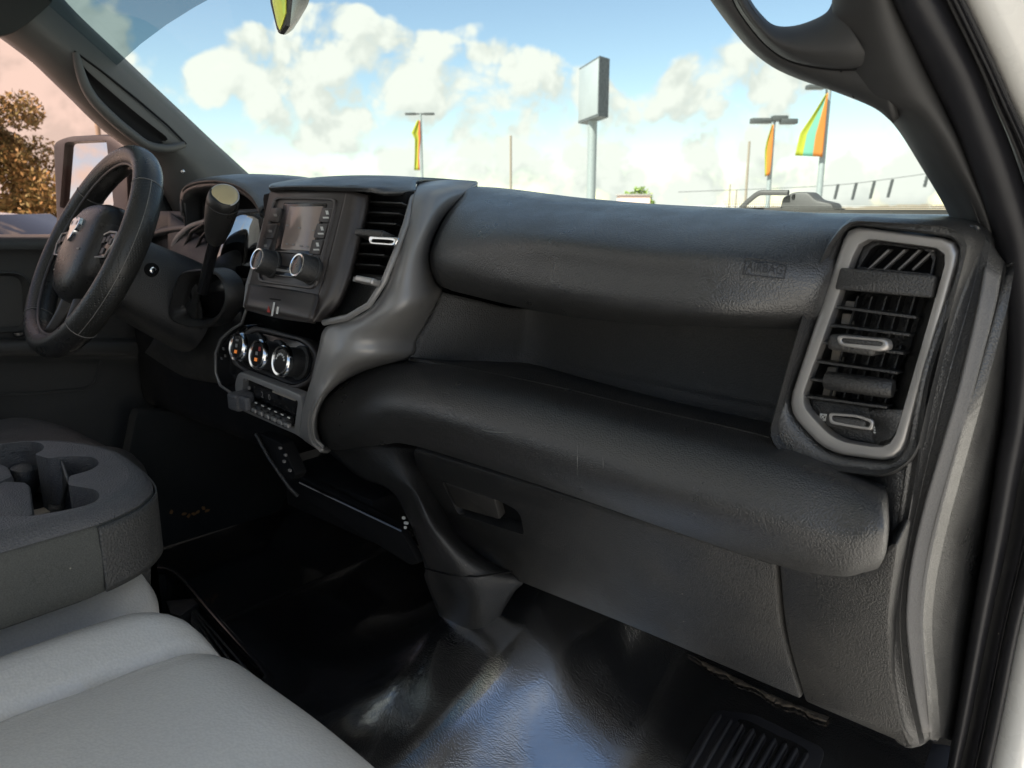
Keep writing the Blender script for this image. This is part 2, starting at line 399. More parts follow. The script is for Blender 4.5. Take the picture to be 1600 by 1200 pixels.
# ================================================================== dashboard
D = thing('dashboard', (0, .72, .40), 'wide black truck dashboard with grey centre trim running beneath the windshield', 'dashboard')
PLOW = (Vector((0, .635, .48)), Vector((0, 1, .43)))
PRAD = (Vector((0, .60, .80)), Vector((0, 1, -.39)))
PCLI = (Vector((0, .585, .56)), Vector((0, 1, -.25)))
PSW = (Vector((0, .575, .48)), Vector((0, 1, .05)))
box('dash_light_block', (.0, .945, .60), (1.60, .22, .36), M['dark'], D, b=.02)  # unseen dark solid added behind the dash to block light
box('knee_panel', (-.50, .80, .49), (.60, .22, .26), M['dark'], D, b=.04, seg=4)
# top of the dash reaching the glass
sheet('dash_top', [[Vector((x, .72, z - .045)), Vector((x, .80, z - .012)), Vector((x, .95, z)), Vector((x, 1.10 - .16 * abs(x), z - .012))] for x, z in
      [(-.80, .775), (-.62, .80), (-.42, .806), (-.2, .812), (0, .815), (.18, .812), (.34, .80), (.55, .792), (.80, .79)]], M['pad'], D, 5, 5, .012)
# centre top pad
sheet('centre_top_pad', [col(c) for c in [
    [(421, 297, .602), (420, 292, .604), (424, 287, .65), (440, 284, .80)],
    [(450, 297, .602), (450, 289, .604), (455, 281, .66), (500, 278, .85)],
    [(500, 298, .602), (500, 288, .604), (505, 276, .66), (560, 276, .85)],
    [(545, 299, .603), (545, 289, .606), (555, 274, .68), (620, 277, .86)],
    [(600, 300, .625), (600, 290, .635), (610, 275, .70), (690, 280, .88)],
    [(650, 297, .67), (650, 290, .69), (662, 278, .745), (745, 283, .90)]]], M['pad'], D, 6, 5, .006)
# airbag cover
ab = [[(741, 291, .80), (719, 309, .735), (691, 346, .69), (671, 397, .665), (680, 438, .68), (706, 451, .70)],
      [(749, 292, .795), (726, 309, .715), (697, 347, .664), (677, 398, .637), (686, 438, .652), (714, 454, .685)],
      [(768, 293, .79), (742, 313, .70), (711, 351, .645), (693, 402, .620), (702, 443, .635), (730, 459, .675)],
      [(870, 306, .78), (860, 328, .685), (850, 366, .622), (845, 411, .612), (845, 462, .613), (850, 488, .67)],
      [(1010, 318, .78), (1010, 340, .685), (1000, 382, .622), (995, 430, .612), (1000, 484, .613), (1000, 505, .67)],
      [(1150, 325, .78), (1145, 348, .685), (1140, 392, .625), (1132, 440, .615), (1130, 493, .616), (1130, 511, .67)],
      [(1294, 335, .78), (1290, 357, .69), (1276, 409, .648), (1262, 454, .636), (1252, 497, .646), (1244, 514, .68)],
      [(1330, 337, .78), (1325, 358, .70), (1312, 409, .668), (1298, 456, .662), (1288, 499, .668), (1276, 516, .69)],
      [(1310, 337, .80), (1297, 356, .715), (1279, 404, .662), (1265, 451, .640), (1253, 494, .652), (1246, 511, .69)]]
cols = []
for c in ab:
    p = col(c)
    if c is ab[-1]: p = [a + Vector((.004, .03, -.001)) for a in prev]
    prev = p; cols.append([Vector((p[0].x - .0, .98, p[0].z - .012))] + p + [p[-1] + Vector((0, .05, .012)), p[-1] + Vector((0, .14, .02))])
AB = sheet('airbag_cover', cols, M['pad'], D, 9, 6, .004, 60)
# embossed lettering on the cover
def on(o, px, py, lift=.0012):
    d = ray(px, py); w = WL[o.name]; h = o.ray_cast(CAM - w, d) if False else None
    return None
from mathutils.bvhtree import BVHTree
def hit(o, px, py, lift=0):
    me = o.data; w = WL[o.name]; t = BVHTree.FromPolygons([v.co + w for v in me.vertices], [tuple(p.vertices) for p in me.polygons])
    d = ray(px, py).normalized(); l, n, i, s = t.ray_cast(CAM, d)
    if l is None: return U(px, py, y=.65), Vector((0, -1, 0))
    if n.dot(d) > 0: n = -n
    return l + n * lift, n
p0, n0 = hit(AB, 1162, 417); p1, n1 = hit(AB, 1228, 424); pc, nc = hit(AB, 1195, 420)
xa = (p1 - p0).normalized(); ya = nc.cross(xa).normalized()
if ya.z < 0: ya = -ya
wd = (p1 - p0).length
M['emboss'] = mat('smooth embossed plastic', (.016, .016, .016), .30, 0)
lettering('airbag_lettering', 'AIRBAG', pc + nc * .0008, xa, ya, .0085, M['emboss'], AB, w=wd * .86)
o_ = [pc + nc * .0012 + xa * a + ya * b for a, b in ((-wd * .5, -.0075), (wd * .5, -.0075), (wd * .5, .0075), (-wd * .5, .0075))]
i_ = [pc + nc * .0012 + xa * a + ya * b for a, b in ((-wd * .5 + .0011, -.0064), (wd * .5 - .0011, -.0064), (wd * .5 - .0011, .0064), (-wd * .5 + .0011, .0064))]
mk('lettering_border', o_ + i_, [(k, (k + 1) % 4, 4 + (k + 1) % 4, 4 + k) for k in range(4)], M['emboss'], AB, smooth=False)
M['shelf'] = mat('shelf plastic lightened as lit', (.070, .069, .067), .5, 560, .5, var=.15, dust=.25)  # base colour and dust lightened to stand for light reaching the bin
# storage shelf: left wall, back wall, floor as one moulded bin
bk = .80
sh = [[U(690, 456, y=.69), U(668, 502, y=.672), U(652, 530, y=.66), U(641, 558, y=.653)],
      [U(740, 468, y=.725), U(728, 505, y=.715), U(720, 540, y=.712), U(712, 566, y=.71)],
      [U(800, 482, y=.775), U(795, 515, y=.772), U(790, 542, y=.77), U(786, 566, y=.765)],
      [U(838, 480, y=bk), U(834, 520, y=bk), U(831, 545, y=bk), U(829, 566, y=bk - .006)],
      [U(900, 480, y=bk + .006), U(900, 520, y=bk + .006), U(900, 560, y=bk + .006), U(900, 580, y=bk)],
      [U(1050, 480, y=bk + .008), U(1050, 530, y=bk + .008), U(1050, 590, y=bk + .008), U(1050, 612, y=bk)],
      [U(1262, 480, y=bk + .008), U(1262, 540, y=bk + .008), U(1262, 630, y=bk + .008), U(1262, 655, y=bk)]]
for c in sh[2:]: c.append(c[-1] - Z * .02)
for c in sh[:2]: c.append(c[-1] - Z * .004)
SHB = sheet('storage_shelf', sh, M['shelf'], D, 6, 6, .006)
fl = [[U(641, 558, y=.653), U(690, 562, y=.69), U(750, 564, y=.74), U(829, 566, y=bk)],
      [U(740, 578, y=.655), U(790, 576, y=.70), U(840, 575, y=.75), U(880, 577, y=bk)],
      [U(900, 613, y=.655), U(930, 606, y=.70), U(960, 600, y=.75), U(985, 598, y=bk)],
      [U(1080, 655, y=.655), U(1095, 643, y=.70), U(1105, 632, y=.75), U(1112, 625, y=bk)],
      [U(1260, 700, y=.655), U(1260, 685, y=.70), U(1262, 668, y=.75), U(1262, 655, y=bk)]]
fl = [[p - Z * d for p, k in zip(c, (0, .6, .8, 1))] for c, d in zip(fl, (0, .004, .010, .012, .012))]
sheet('shelf_floor', fl, M['shelf'], D, 5, 5, .006)
# lower bolster
bo = [[(501, 636, .645), (498, 646, .64), (496, 660, .64), (498, 676, .64), (504, 691, .645)],
      [(521, 607, .63), (510, 624, .605), (506, 652, .60), (509, 682, .605), (518, 702, .63)],
      [(575, 578, .64), (566, 598, .607), (566, 640, .585), (572, 675, .592), (590, 695, .62)],
      [(640, 563, .655), (640, 590, .607), (640, 635, .577), (640, 670, .587), (645, 695, .62)],
      [(830, 597, .655), (830, 626, .607), (835, 690, .577), (840, 735, .587), (845, 758, .62)],
      [(1010, 640, .655), (1010, 672, .607), (1015, 745, .577), (1020, 795, .587), (1025, 820, .62)],
      [(1205, 686, .655), (1205, 720, .607), (1208, 800, .577), (1210, 855, .587), (1210, 881, .62)],
      [(1305, 726, .65), (1305, 753, .607), (1307, 830, .58), (1309, 880, .59), (1308, 900, .62)],
      [(1356, 750, .645), (1358, 769, .608), (1360, 826, .582), (1358, 876, .592), (1350, 894, .62)],
      [(1380, 762, .645), (1382, 778, .612), (1384, 824, .588), (1381, 866, .598), (1371, 888, .624)],
      [(1386, 768, .655), (1388, 783, .630), (1389, 824, .612), (1385, 862, .620), (1375, 885, .640)]]
cols = []
for c in bo:
    p = col(c); cols.append([p[0] + Vector((0, .016, -.035)), p[0] + Vector((0, .012, -.008)), p[0] + Vector((0, .006, -.001))] + p + [p[-1] + Vector((0, .012, .0005)), p[-1] + Vector((0, .06, .01))])
BO = sheet('lower_bolster', cols, M['pad'], D, 8, 6, .004, 60)
for a, b in (((752, 672), (801, 676)), ((903, 690), (902, 742)), ((942, 712), (943, 730))):
    q = [hit(BO, a[0] + (b[0] - a[0]) * t, a[1] + (b[1] - a[1]) * t + 1.5 * sin(t * 3), .0003)[0] for t in (0, .25, .5, .75, 1)]
    tube('scuff', q, [.0002, .0005, .0006, .0004, .0002] if a[0] < 800 else [.0001, .0003, .0003, .0002, .0001], M['scratch'], BO, 5)

# glove box, kick panel, console pedestal
GB = plate('glove_box_door', UP([(643, 700, 12), (900, 780, 60), (1211, 881, 6), (1219, 990, 60), (1252, 1094, 6), (1000, 985, 60), (800, 905, 20), (735, 872, 40), (695, 835, 40), (660, 770, 40)], pl=PLOW), .03, M['hard'], D, .003,
           holes=[UP([(690, 752, 6), (782, 783, 20), (813, 800, 14), (819, 836, 6), (716, 804, 8)], pl=PLOW)], hd=.022)
pk = (PLOW[0] + Vector((0, .02, 0)), PLOW[1])
plate('latch_recess', UP([(680, 740), (830, 790), (835, 850), (700, 815)], 3, pl=pk), .003, M['dark'], GB, 0)
pk = (PLOW[0] + Vector((0, -.001, 0)), PLOW[1])
plate('latch_handle', UP([(694, 754, 4), (772, 780, 4), (781, 813, 4), (711, 792, 6)], pl=pk), .012, M['dusty'], GB, .0025)
pk = (PLOW[0] + Vector((0, .004, 0)), PLOW[1])
plate('kick_panel', UP([(1217, 882, 6), (1318, 895, 20), (1372, 872, 20), (1390, 850, 10), (1404, 850, 10), (1393, 921, 30), (1388, 971, 20), (1393, 1054, 20), (1408, 1130, 10), (1424, 1168, 4), (1258, 1097, 6), (1226, 990, 50)], pl=pk), .03, M['hard'], D, .003)
PED = sheet('console_pedestal', [
    [U(505, 700, y=.64), U(560, 744, y=.645), U(608, 765, y=.64), U(632, 800, y=.635), U(650, 840, y=.64), U(664, 888, y=.65), U(664, 905, y=.66), U(688, 966, y=.68), U(700, 1000, y=.70)],
    [U(560, 696, y=.625), U(600, 735, y=.62), U(640, 765, y=.612), U(662, 815, y=.61), U(685, 855, y=.62), U(705, 898, y=.635), U(714, 925, y=.65), U(722, 978, y=.675), U(728, 1010, y=.69)],
    [U(610, 694, y=.632), U(640, 735, y=.625), U(660, 775, y=.622), U(685, 820, y=.625), U(715, 860, y=.635), U(745, 900, y=.65), U(752, 930, y=.66), U(752, 972, y=.68), U(754, 1000, y=.70)],
    [U(652, 697, y=.66), U(668, 742, y=.67), U(690, 790, y=.675), U(715, 835, y=.68), U(755, 870, y=.69), U(815, 905, y=.71), U(804, 925, y=.71), U(784, 958, y=.71), U(776, 985, y=.72)]], M['hard'], D, 6, 5, .006)
tube('seam_line', [U(a, b, y=c) for a, b, c in ((664, 888, .647), (705, 899, .632), (745, 901, .647), (800, 893, .69))], .0012, M['dark'], PED, 6)
# cubby in the pedestal: solid dark box and plate in place of shaded recess
CUB = box('cubby_shade_box', U(550, 772, y=.715), (.24, .10, .07), M['dark'], D, b=.004)
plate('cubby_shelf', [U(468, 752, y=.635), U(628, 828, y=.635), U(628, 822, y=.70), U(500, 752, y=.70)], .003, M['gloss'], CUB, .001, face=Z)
plate('cubby_shade_plate', UP([(430, 712), (470, 745), (622, 824), (655, 880), (640, 884), (460, 770), (425, 725)], 4, pl=(Vector((0, .645, .4)), Y)), .012, M['dark'], CUB, .003)
for a, b, w in ((628, 807, 4), (631, 815, 6), (631, 822, 3)):
    plate('plug_marking', UP([(a, b), (a + w, b + 1), (a + w, b + 5), (a, b + 4)], 1, pl=(Vector((0, .642, .4)), Y)), .002, M['mark'], CUB, 0)
ODB = plate('connector_panel', UP([(402, 676), (440, 692), (462, 742), (455, 752), (432, 735)], 5, pl=(Vector((0, .60, .4)), Y)), .02, M['dark'], D, .002)
tube('panel_edge', [U(400, 678, y=.596), U(420, 715, y=.596), U(452, 762, y=.60), U(465, 775, y=.61)], .003, M['hard'], ODB, 8)
for a, b in ((438, 700), (446, 711), (444, 721), (453, 735)):
    box('connector_pin', U(a, b, y=.596), (.005, .004, .004), M['markd'], ODB, b=.001)

# end cap with its ridges at the door opening
ec = [  # rows: housing side, ridge, dark band, strip left, strip right, side face, side far
    [(1490, 345, .72), (1525, 352, .70), (1536, 362, .705), (1548, 378, .71), (1566, 405, .70), (1571, 412, .71), (1593, 420, .85)],
    [(1480, 395, .69), (1515, 400, .665), (1530, 405, .675), (1543, 415, .685), (1566, 428, .675), (1572, 432, .69), (1596, 445, .85)],
    [(1455, 480, .68), (1494, 470, .655), (1514, 475, .668), (1528, 480, .68), (1552, 485, .668), (1558, 490, .685), (1593, 525, .85)],
    [(1392, 600, .69), (1450, 585, .65), (1482, 595, .662), (1503, 605, .674), (1524, 606, .662), (1529, 612, .68), (1588, 640, .85)],
    [(1340, 720, .70), (1425, 690, .645), (1450, 700, .658), (1468, 704, .67), (1494, 705, .658), (1499, 712, .675), (1576, 720, .85)],
    [(1340, 800, .70), (1424, 780, .645), (1437, 790, .658), (1446, 792, .668), (1473, 802, .656), (1477, 808, .675), (1561, 820, .85)],
    [(1340, 880, .70), (1403, 868, .648), (1418, 872, .66), (1428, 875, .67), (1453, 878, .658), (1458, 884, .678), (1546, 900, .85)],
    [(1340, 935, .70), (1391, 930, .656), (1406, 933, .667), (1416, 936, .676), (1445, 938, .665), (1450, 944, .685), (1536, 970, .85)],
    [(1340, 990, .70), (1388, 980, .668), (1406, 983, .678), (1419, 988, .686), (1445, 990, .676), (1450, 996, .695), (1526, 1030, .85)],
    [(1370, 1080, .70), (1394, 1060, .688), (1416, 1068, .697), (1429, 1076, .704), (1452, 1080, .695), (1456, 1088, .71), (1513, 1105, .86)],
    [(1395, 1150, .715), (1411, 1137, .704), (1432, 1142, .712), (1442, 1144, .718), (1459, 1142, .71), (1462, 1140, .725), (1506, 1150, .86)],
    [(1415, 1168, .73), (1425, 1169, .72), (1437, 1166, .726), (1445, 1162, .732), (1456, 1152, .726), (1460, 1150, .74), (1504, 1162, .87)]]
import numpy as np
for k in range(1, 7):      # fair the long edges so that they run smooth from the pillar to the sill
    ys = np.array([r[k][1] for r in ec], float); t = (ys - 750) / 420
    fx = np.poly1d(np.polyfit(t, [r[k][0] for r in ec], 6)); fy = np.poly1d(np.polyfit(t, [r[k][2] for r in ec], 4))
    for r, q in zip(ec, t): r[k] = (float(fx(q)), r[k][1], float(fy(q)))
for r in ec:      # ridge, shadow band, proud accent strip, side face
    yr = r[1][2]
    for k, o in ((2, .014), (3, .010), (4, .016), (5, .030)): r[k] = (r[k][0], r[k][1], yr + o)
def sub(c):    # tighten the corners of the ridges
    o = []
    for i, p in enumerate(c):
        o.append(p)
        if 0 < i < 5:
            q = c[i + 1]; o.append(p.lerp(q, .16)); o.append(p.lerp(q, .84))
    return o
EC = sheet('end_cap', [sub(col(r)) for r in ec], M['pad'], D, 6, 3, .006, 70)
M['strip'] = mat('grey grained accent strip', (.145, .142, .14), .48, 900, .35, var=.05)
st = [col([(a[3][0] + .5, a[3][1], a[3][2] - .002), (.5 * (a[3][0] + a[4][0]), .5 * (a[3][1] + a[4][1]), .5 * (a[3][2] + a[4][2]) - .0012), (a[4][0] - .5, a[4][1], a[4][2] - .002)]) for a in ec[1:-1]]
st = [[p + Vector((0, -.002, 0)) for p in c] for c in st]
sheet('accent_strip', st, M['strip'], D, 5, 3, .003, 60)

sheet('dash_side_panel', [[U(1330, b - 4, y=.672), U(1387, b, y=.650), U(c - 12, b + 1, y=y_ + .003), U(c, b + 2, y=y_ + .0015)] for b, c, y_ in ((640, 1437, .647), (690, 1425, .645), (780, 1424, .645), (868, 1403, .648), (930, 1391, .656), (950, 1389, .660))], M['pad'], D, 4, 4, .004)
# centre trim
ct = [[(652, 286, .74), (685, 282, .76), (715, 281, .77), (747, 285, .79)],
      [(647, 302, .66), (672, 299, .67), (700, 300, .70), (724, 306, .735)],
      [(638, 345, .625), (655, 345, .628), (674, 346, .645), (690, 347, .69)],
      [(622, 395, .60), (640, 397, .60), (658, 398, .62), (671, 398, .668)],
      [(606, 440, .585), (630, 443, .585), (658, 442, .613), (681, 438, .684)],
      [(582, 478, .575), (615, 482, .572), (655, 470, .605), (691, 456, .692)],
      [(545, 500, .566), (595, 505, .572), (640, 498, .610), (669, 502, .674)],
      [(508, 512, .558), (560, 525, .565), (610, 530, .604), (653, 531, .662)],
      [(497, 548, .553), (535, 552, .553), (590, 555, .586), (641, 559, .656)],
      [(487, 590, .552), (510, 585, .548), (540, 580, .572), (574, 580, .645)],
      [(478, 620, .554), (492, 618, .545), (505, 618, .552), (522, 608, .638)],
      [(470, 655, .560), (482, 655, .549), (490, 652, .553), (500, 646, .648)],
      [(470, 682, .570), (482, 686, .559), (492, 685, .563), (501, 682, .645)],
      [(492, 700, .582), (500, 702, .575), (507, 703, .579), (517, 704, .632)]]
CT = sheet('centre_trim', [col(r) for r in ct], M['trim'], D, 6, 6, .006, 60)

# ------------------------------------------------ radio and its surround
box('radio_housing', (.02, .72, .745), (.34, .14, .148), M['dark'], D, b=.01)
RN = Vector((0, -1, .39)).normalized()
def pr(px, py, off=0): return U(px, py, pl=(PRAD[0] + RN * off, PRAD[1]))
def prp(C, r=6, off=0): return [pr(p.x, p.y, off) for p in rp(C, r)]
RAD = plate('radio_panel', prp([(421, 296), (541, 297), (496, 466), (387, 452)], 5), .03, M['radio'], D, .003)
frame('radio_rim', prp([(425, 307), (527, 309), (491, 452), (399, 440)], 10, .003), prp([(428, 310), (523, 312), (488, 448), (403, 436)], 9, .003), .006, M['radio'], RAD, .001)
plate('screen_surround', prp([(443, 316), (511, 317), (489, 400), (428, 394)], 4, .0012), .004, M['gloss'], RAD, .001)
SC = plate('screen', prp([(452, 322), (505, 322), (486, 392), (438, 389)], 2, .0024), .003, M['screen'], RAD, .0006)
def mark(px, py, w, h, parent, m='mark', off=.004, tilt=-.25):
    return plate('printed_mark', [pr(px + a * w + b * h * tilt * -1, py + b * h, off) for a, b in ((-.5, -.5), (.5, -.5), (.5, .5), (-.5, .5))], .0004, M[m], parent, 0)
rx = (pr(506, 330) - pr(452, 330)).normalized(); ry = RN.cross(rx).normalized(); ry = ry if ry.z > 0 else -ry
lettering('screen_clock', '10:42', pr(472, 357, .0034), rx, ry, .008, M['markd'], SC) if False else None
for q in ((449, 352), (467, 356), (489, 360), (448, 381), (458, 382), (470, 384), (480, 385)): mark(q[0], q[1], 4, 2.5, SC, 'markd', .0032)
for k, (a, b) in enumerate(((511, 336), (503, 361), (496, 386))):
    B = plate('button', prp([(a - 8, b - 12), (a + 9, b - 11), (a + 2, b + 11), (a - 14, b + 10)], 2, .003), .003, M['radio'], RAD, .0008)
    mark(a, b - 4, 4, 6, B, 'mark', .0036); mark(a - 2, b + 4, 9, 2.5, B, 'mark', .0036)
for a, b in ((432, 336), (424, 361), (417, 384)):
    B = plate('button', prp([(a - 8, b - 12), (a + 8, b - 11), (a + 1, b + 11), (a - 14, b + 10)], 2, .003), .003, M['radio'], RAD, .0008)
    mark(a - 2, b, 5, 4, B, 'markd', .0036)
plate('button_bar', prp([(420, 412), (462, 417), (458, 434), (416, 428)], 3, .003), .003, M['gloss'], RAD, .0008)
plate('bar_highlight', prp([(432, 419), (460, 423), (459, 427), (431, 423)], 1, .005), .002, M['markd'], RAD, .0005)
ax = (RN + Vector((-.04, 0, 0))).normalized()
for a, b in ((428, 414), (491, 424)):
    K = lathe('knob', pr(a, b), ax, [(0, .0185), (.004, .0185), (.005, .0172), (.022, .0165), (.025, .0155), (.0255, .0145)], M['hard'], RAD, 48, .02)
    lathe('knob_ring', pr(a, b) + ax * .0248, ax, [(0, .0152), (.0018, .0152), (.0022, .0145), (.0018, .0128), (0, .0128)], M['chrome'], K, 36)
    lathe('knob_face', pr(a, b) + ax * .0248, ax, [(0, .0127), (.0012, .0127), (.0015, .012)], M['gloss'], K, 32)
    lettering('knob_marking', '◌' if False else 'O', pr(a, b) + ax * .0266, rx, ry, .005, M['markd'], K)
# brow under the radio
BR = sheet('radio_brow', [[pr(388, 444, .001), pr(386, 456, .006), pr(383, 468, .012), pr(381, 477, .012), pr(383, 483, .002), pr(388, 486, -.02)],
      [pr(440, 450, .001), pr(437, 463, .008), pr(433, 478, .016), pr(430, 489, .015), pr(432, 496, .004), pr(437, 498, -.02)],
      [pr(497, 460, .001), pr(494, 474, .006), pr(489, 490, .012), pr(486, 500, .012), pr(488, 505, .002), pr(493, 506, -.02)]], M['radio'], D, 8, 5, .004, 60)
for (a, b, w, h, m_) in ((420, 483, 8, 8, 'red'), (427, 483, 3.5, 17, 'mark'), (434, 485, 4, 9, 'mark'), (430, 468, 24, 1.5, 'dark')):
    l0, n0 = hit(BR, a, b, .0006)
    ex = rx * (w / 950) ; ey = n0.cross(rx).normalized(); ey = (ey if ey.z > 0 else -ey) * (h / 950)
    pts = [l0 - ex / 2 - ey / 2, l0 + ex / 2 - ey / 2, l0 + ex / 2 + ey / 2, l0 - ex / 2 + ey / 2] if m_ != 'red' else [l0 - ex / 2 - ey / 2, l0 + ex / 2 - ey / 2, l0 + ey / 2]
    plate('brow_marking', pts, .0005, M[m_], BR, 0, face=n0)
# flank of the radio pod toward the centre vent
fe = [(541, 297), (532, 335), (520, 383), (508, 428), (497, 465), (488, 503)]; rg = [(577, 305), (570, 345), (558, 393), (545, 440), (529, 477), (503, 503)]
sheet('radio_flank', [[pr(a[0], a[1], .0), pr(.65 * a[0] + .35 * b[0], .65 * a[1] + .35 * b[1], -.004), pr(.3 * a[0] + .7 * b[0], .3 * a[1] + .7 * b[1], -.012), pr(b[0], b[1], -.022), pr(b[0] + 4, b[1], -.05)] for a, b in zip(fe, rg)], M['radio'], D, 6, 5, .004)

# ------------------------------------------------ vents
def tab_box(name, px0, px1, h, dep, pl, m, parent, b=.002):
    a = U(*px0, pl=pl); c = U(*px1, pl=pl); e = (c - a).normalized(); n = pl[1].normalized(); n = -n if n.y > 0 else n; u = n.cross(e).normalized()
    return box(name, (a + c) / 2 + n * dep * .3, ((c - a).length, dep, h), m, parent, (e, n, u), b, 3)
PV = (Vector((0, .622, .76)), Vector((0, 1, -.36))); PVd = (Vector((0, .66, .76)), Vector((0, 1, -.36)))
CV = plate('air_vent', UP([(570, 300), (660, 298), (640, 400), (605, 480), (560, 505), (500, 505), (540, 440)], 6, pl=PVd), .01, M['dark'], D, 0)
tube('vent_lip', [U(a, b, y=c) for a, b, c in ((652, 296, .70), (644, 312, .652), (634, 350, .617), (617, 398, .592), (600, 440, .578), (577, 476, .567), (543, 496, .558), (506, 504, .552))], .004, M['trim'], CV, 8)
for k, b in enumerate((322, 338, 354, 386, 402, 418)):
    t = (b - 300) / 180; L0 = 583 - 44 * t; R0 = 650 - 62 * t * (.75 + .35 * t)
    tab_box('slat', (L0, b - 1), (R0, b + 3), .0022, .022, (PV[0] + Vector((0, .012, 0)), PV[1]), M['hard'], CV, .0008)
for k, (a, b) in enumerate(((592, 330), (608, 330), (624, 332), (585, 360), (603, 362))):
    tab_box('vane', (a, b), (a - 12, b + 60), .0015, .014, (PV[0] + Vector((0, .028, 0)), PV[1]), M['dark'], CV, .0005)
TB = tab_box('vent_tab', (577, 371), (620, 375), .009, .030, (PV[0] + Vector((0, -.012, 0)), PV[1]), M['hard'], CV, .003)
pv2 = (PV[0] + Vector((0, -.037, 0)), PV[1])
frame('tab_trim', UP([(574, 368), (622, 371), (616, 384), (577, 381)], 4, pl=pv2), UP([(579, 373), (616, 375), (613, 380), (580, 378)], 3, pl=pv2), .003, M['chrome'], TB, .001)
plate('vent_lower_plate', UP([(548, 425), (606, 430), (585, 474), (555, 495), (512, 498), (532, 462)], 5, pl=(PV[0] + Vector((0, .008, 0)), PV[1])), .01, M['hard'], CV, .002)
tab_box('thumb_wheel', (565, 438), (592, 443), .008, .014, pv2, M['silver'], CV, .003)
tab_box('wheel_marking', (556, 437), (561, 438), .006, .006, (PV[0] + Vector((0, .002, 0)), PV[1]), M['mark'], CV, .0005)
tab_box('wheel_marking', (596, 442), (601, 443), .005, .006, (PV[0] + Vector((0, .002, 0)), PV[1]), M['markd'], CV, .0005)

PW = (Vector((0, .655, .70)), Vector((0, 1, -.10)))
def PO(off): return (PW[0] + Vector((0, off, 0)), PW[1])
def W_(C, r=8, off=0, n=6): return UP(C, r, n, pl=PO(off))
hs_o = [(1330, 337, 18), (1495, 346, 24), (1527, 372, 18), (1500, 470, 40), (1462, 620, 40), (1440, 715, 30), (1392, 746, 24), (1290, 735, 24), (1222, 712, 20), (1202, 680, 14), (1240, 545, 40), (1290, 385, 40)]
hs_i = [(1322, 350, 26), (1507, 374, 34), (1408, 726, 36), (1290, 711, 34), (1225, 640, 32)]
HO = W_(hs_o, off=.004); HM = W_([(a[0] + (1372 - a[0]) * .06, a[1] + (540 - a[1]) * .045, a[2]) for a in hs_o], off=-.004); HI = W_(hs_i, off=0)
n_ = 96
def match(A, B):
    """resample B so that it pairs with A by bearing"""
    c = sum(A, Vector()) / len(A); Bf = resample(B, 800, True); f = lambda p: math.atan2(p.z - c.z, p.x - c.x)
    return [min(Bf, key=lambda q: abs((f(q) - f(p) + pi) % (2 * pi) - pi)) for p in A]
HI_ = resample(HI, n_, True); HM_ = match(HI_, HM); HO_ = match(HI_, HO)
rings('vent_housing', [[p + Vector((.0, .16, 0)) for p in HO_], [p + Vector((0, .03, 0)) for p in HO_], [p + Vector((0, .008, 0)) for p in HO_], HO_, [a.lerp(b, .35) + Vector((0, -.008, 0)) for a, b in zip(HO_, HM_)], [a.lerp(b, .75) + Vector((0, -.011, 0)) for a, b in zip(HO_, HM_)], HM_, [a.lerp(b, .6) + Vector((0, -.003, 0)) for a, b in zip(HM_, HI_)], HI_, [p + Vector((0, .02, 0)) for p in HI_]], M['pad'], D, ang=70)
AV = frame('air_vent', W_([(1324, 352, 24), (1504, 376, 32), (1406, 723, 34), (1291, 708, 32), (1228, 640, 30)], off=-.003),
           W_([(1344, 372, 22), (1482, 390, 26), (1392, 702, 28), (1305, 688, 26), (1250, 630, 24)], off=-.003), .012, M['silver'], D, .002)
# funnel behind the bezel
fi = resample(W_([(1344, 372, 22), (1482, 390, 26), (1392, 702, 28), (1305, 688, 26), (1250, 630, 24)], off=0), n_, True)
fo = match(fi, W_([(1358, 376, 8), (1468, 392, 8), (1376, 700, 10), (1303, 686, 10), (1260, 628, 10)], off=.022))
rings('vent_funnel', [fi, [a.lerp(b, .5) for a, b in zip(fi, fo)], fo, [p + Vector((0, .035, 0)) for p in fo]], M['hard'], AV, cap1=True, ang=60)
# upper defroster outlet with slanted fins
op = plate('upper_outlet', W_([(1350, 372, 14), (1466, 389, 14), (1456, 436, 6), (1334, 424, 6)], off=.012), .02, M['hard'], AV, .002,
           holes=[W_([(1366, 380, 16), (1452, 391, 14), (1459, 412, 6), (1456, 428, 4), (1343, 417, 4)], off=.012)])
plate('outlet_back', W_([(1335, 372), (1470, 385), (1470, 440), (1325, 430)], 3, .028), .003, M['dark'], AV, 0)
for a in (1392, 1417, 1440, 1462):
    p = U(a, 390, pl=PO(.018)); q = U(a - 33, 421, pl=PO(.018)); e = (q - p).normalized()
    box('fin', (p + q) / 2, ((q - p).length, .012, .0016), M['tan'] if False else M['markd'], AV, (e, Y, e.cross(Y)), .0005)
# crossbar
cb0 = W_([(1312, 418, 5), (1462, 430, 5), (1455, 466, 5), (1303, 452, 5)], off=-.008)
plate('crossbar', cb0, .028, M['hard'], AV, .002)
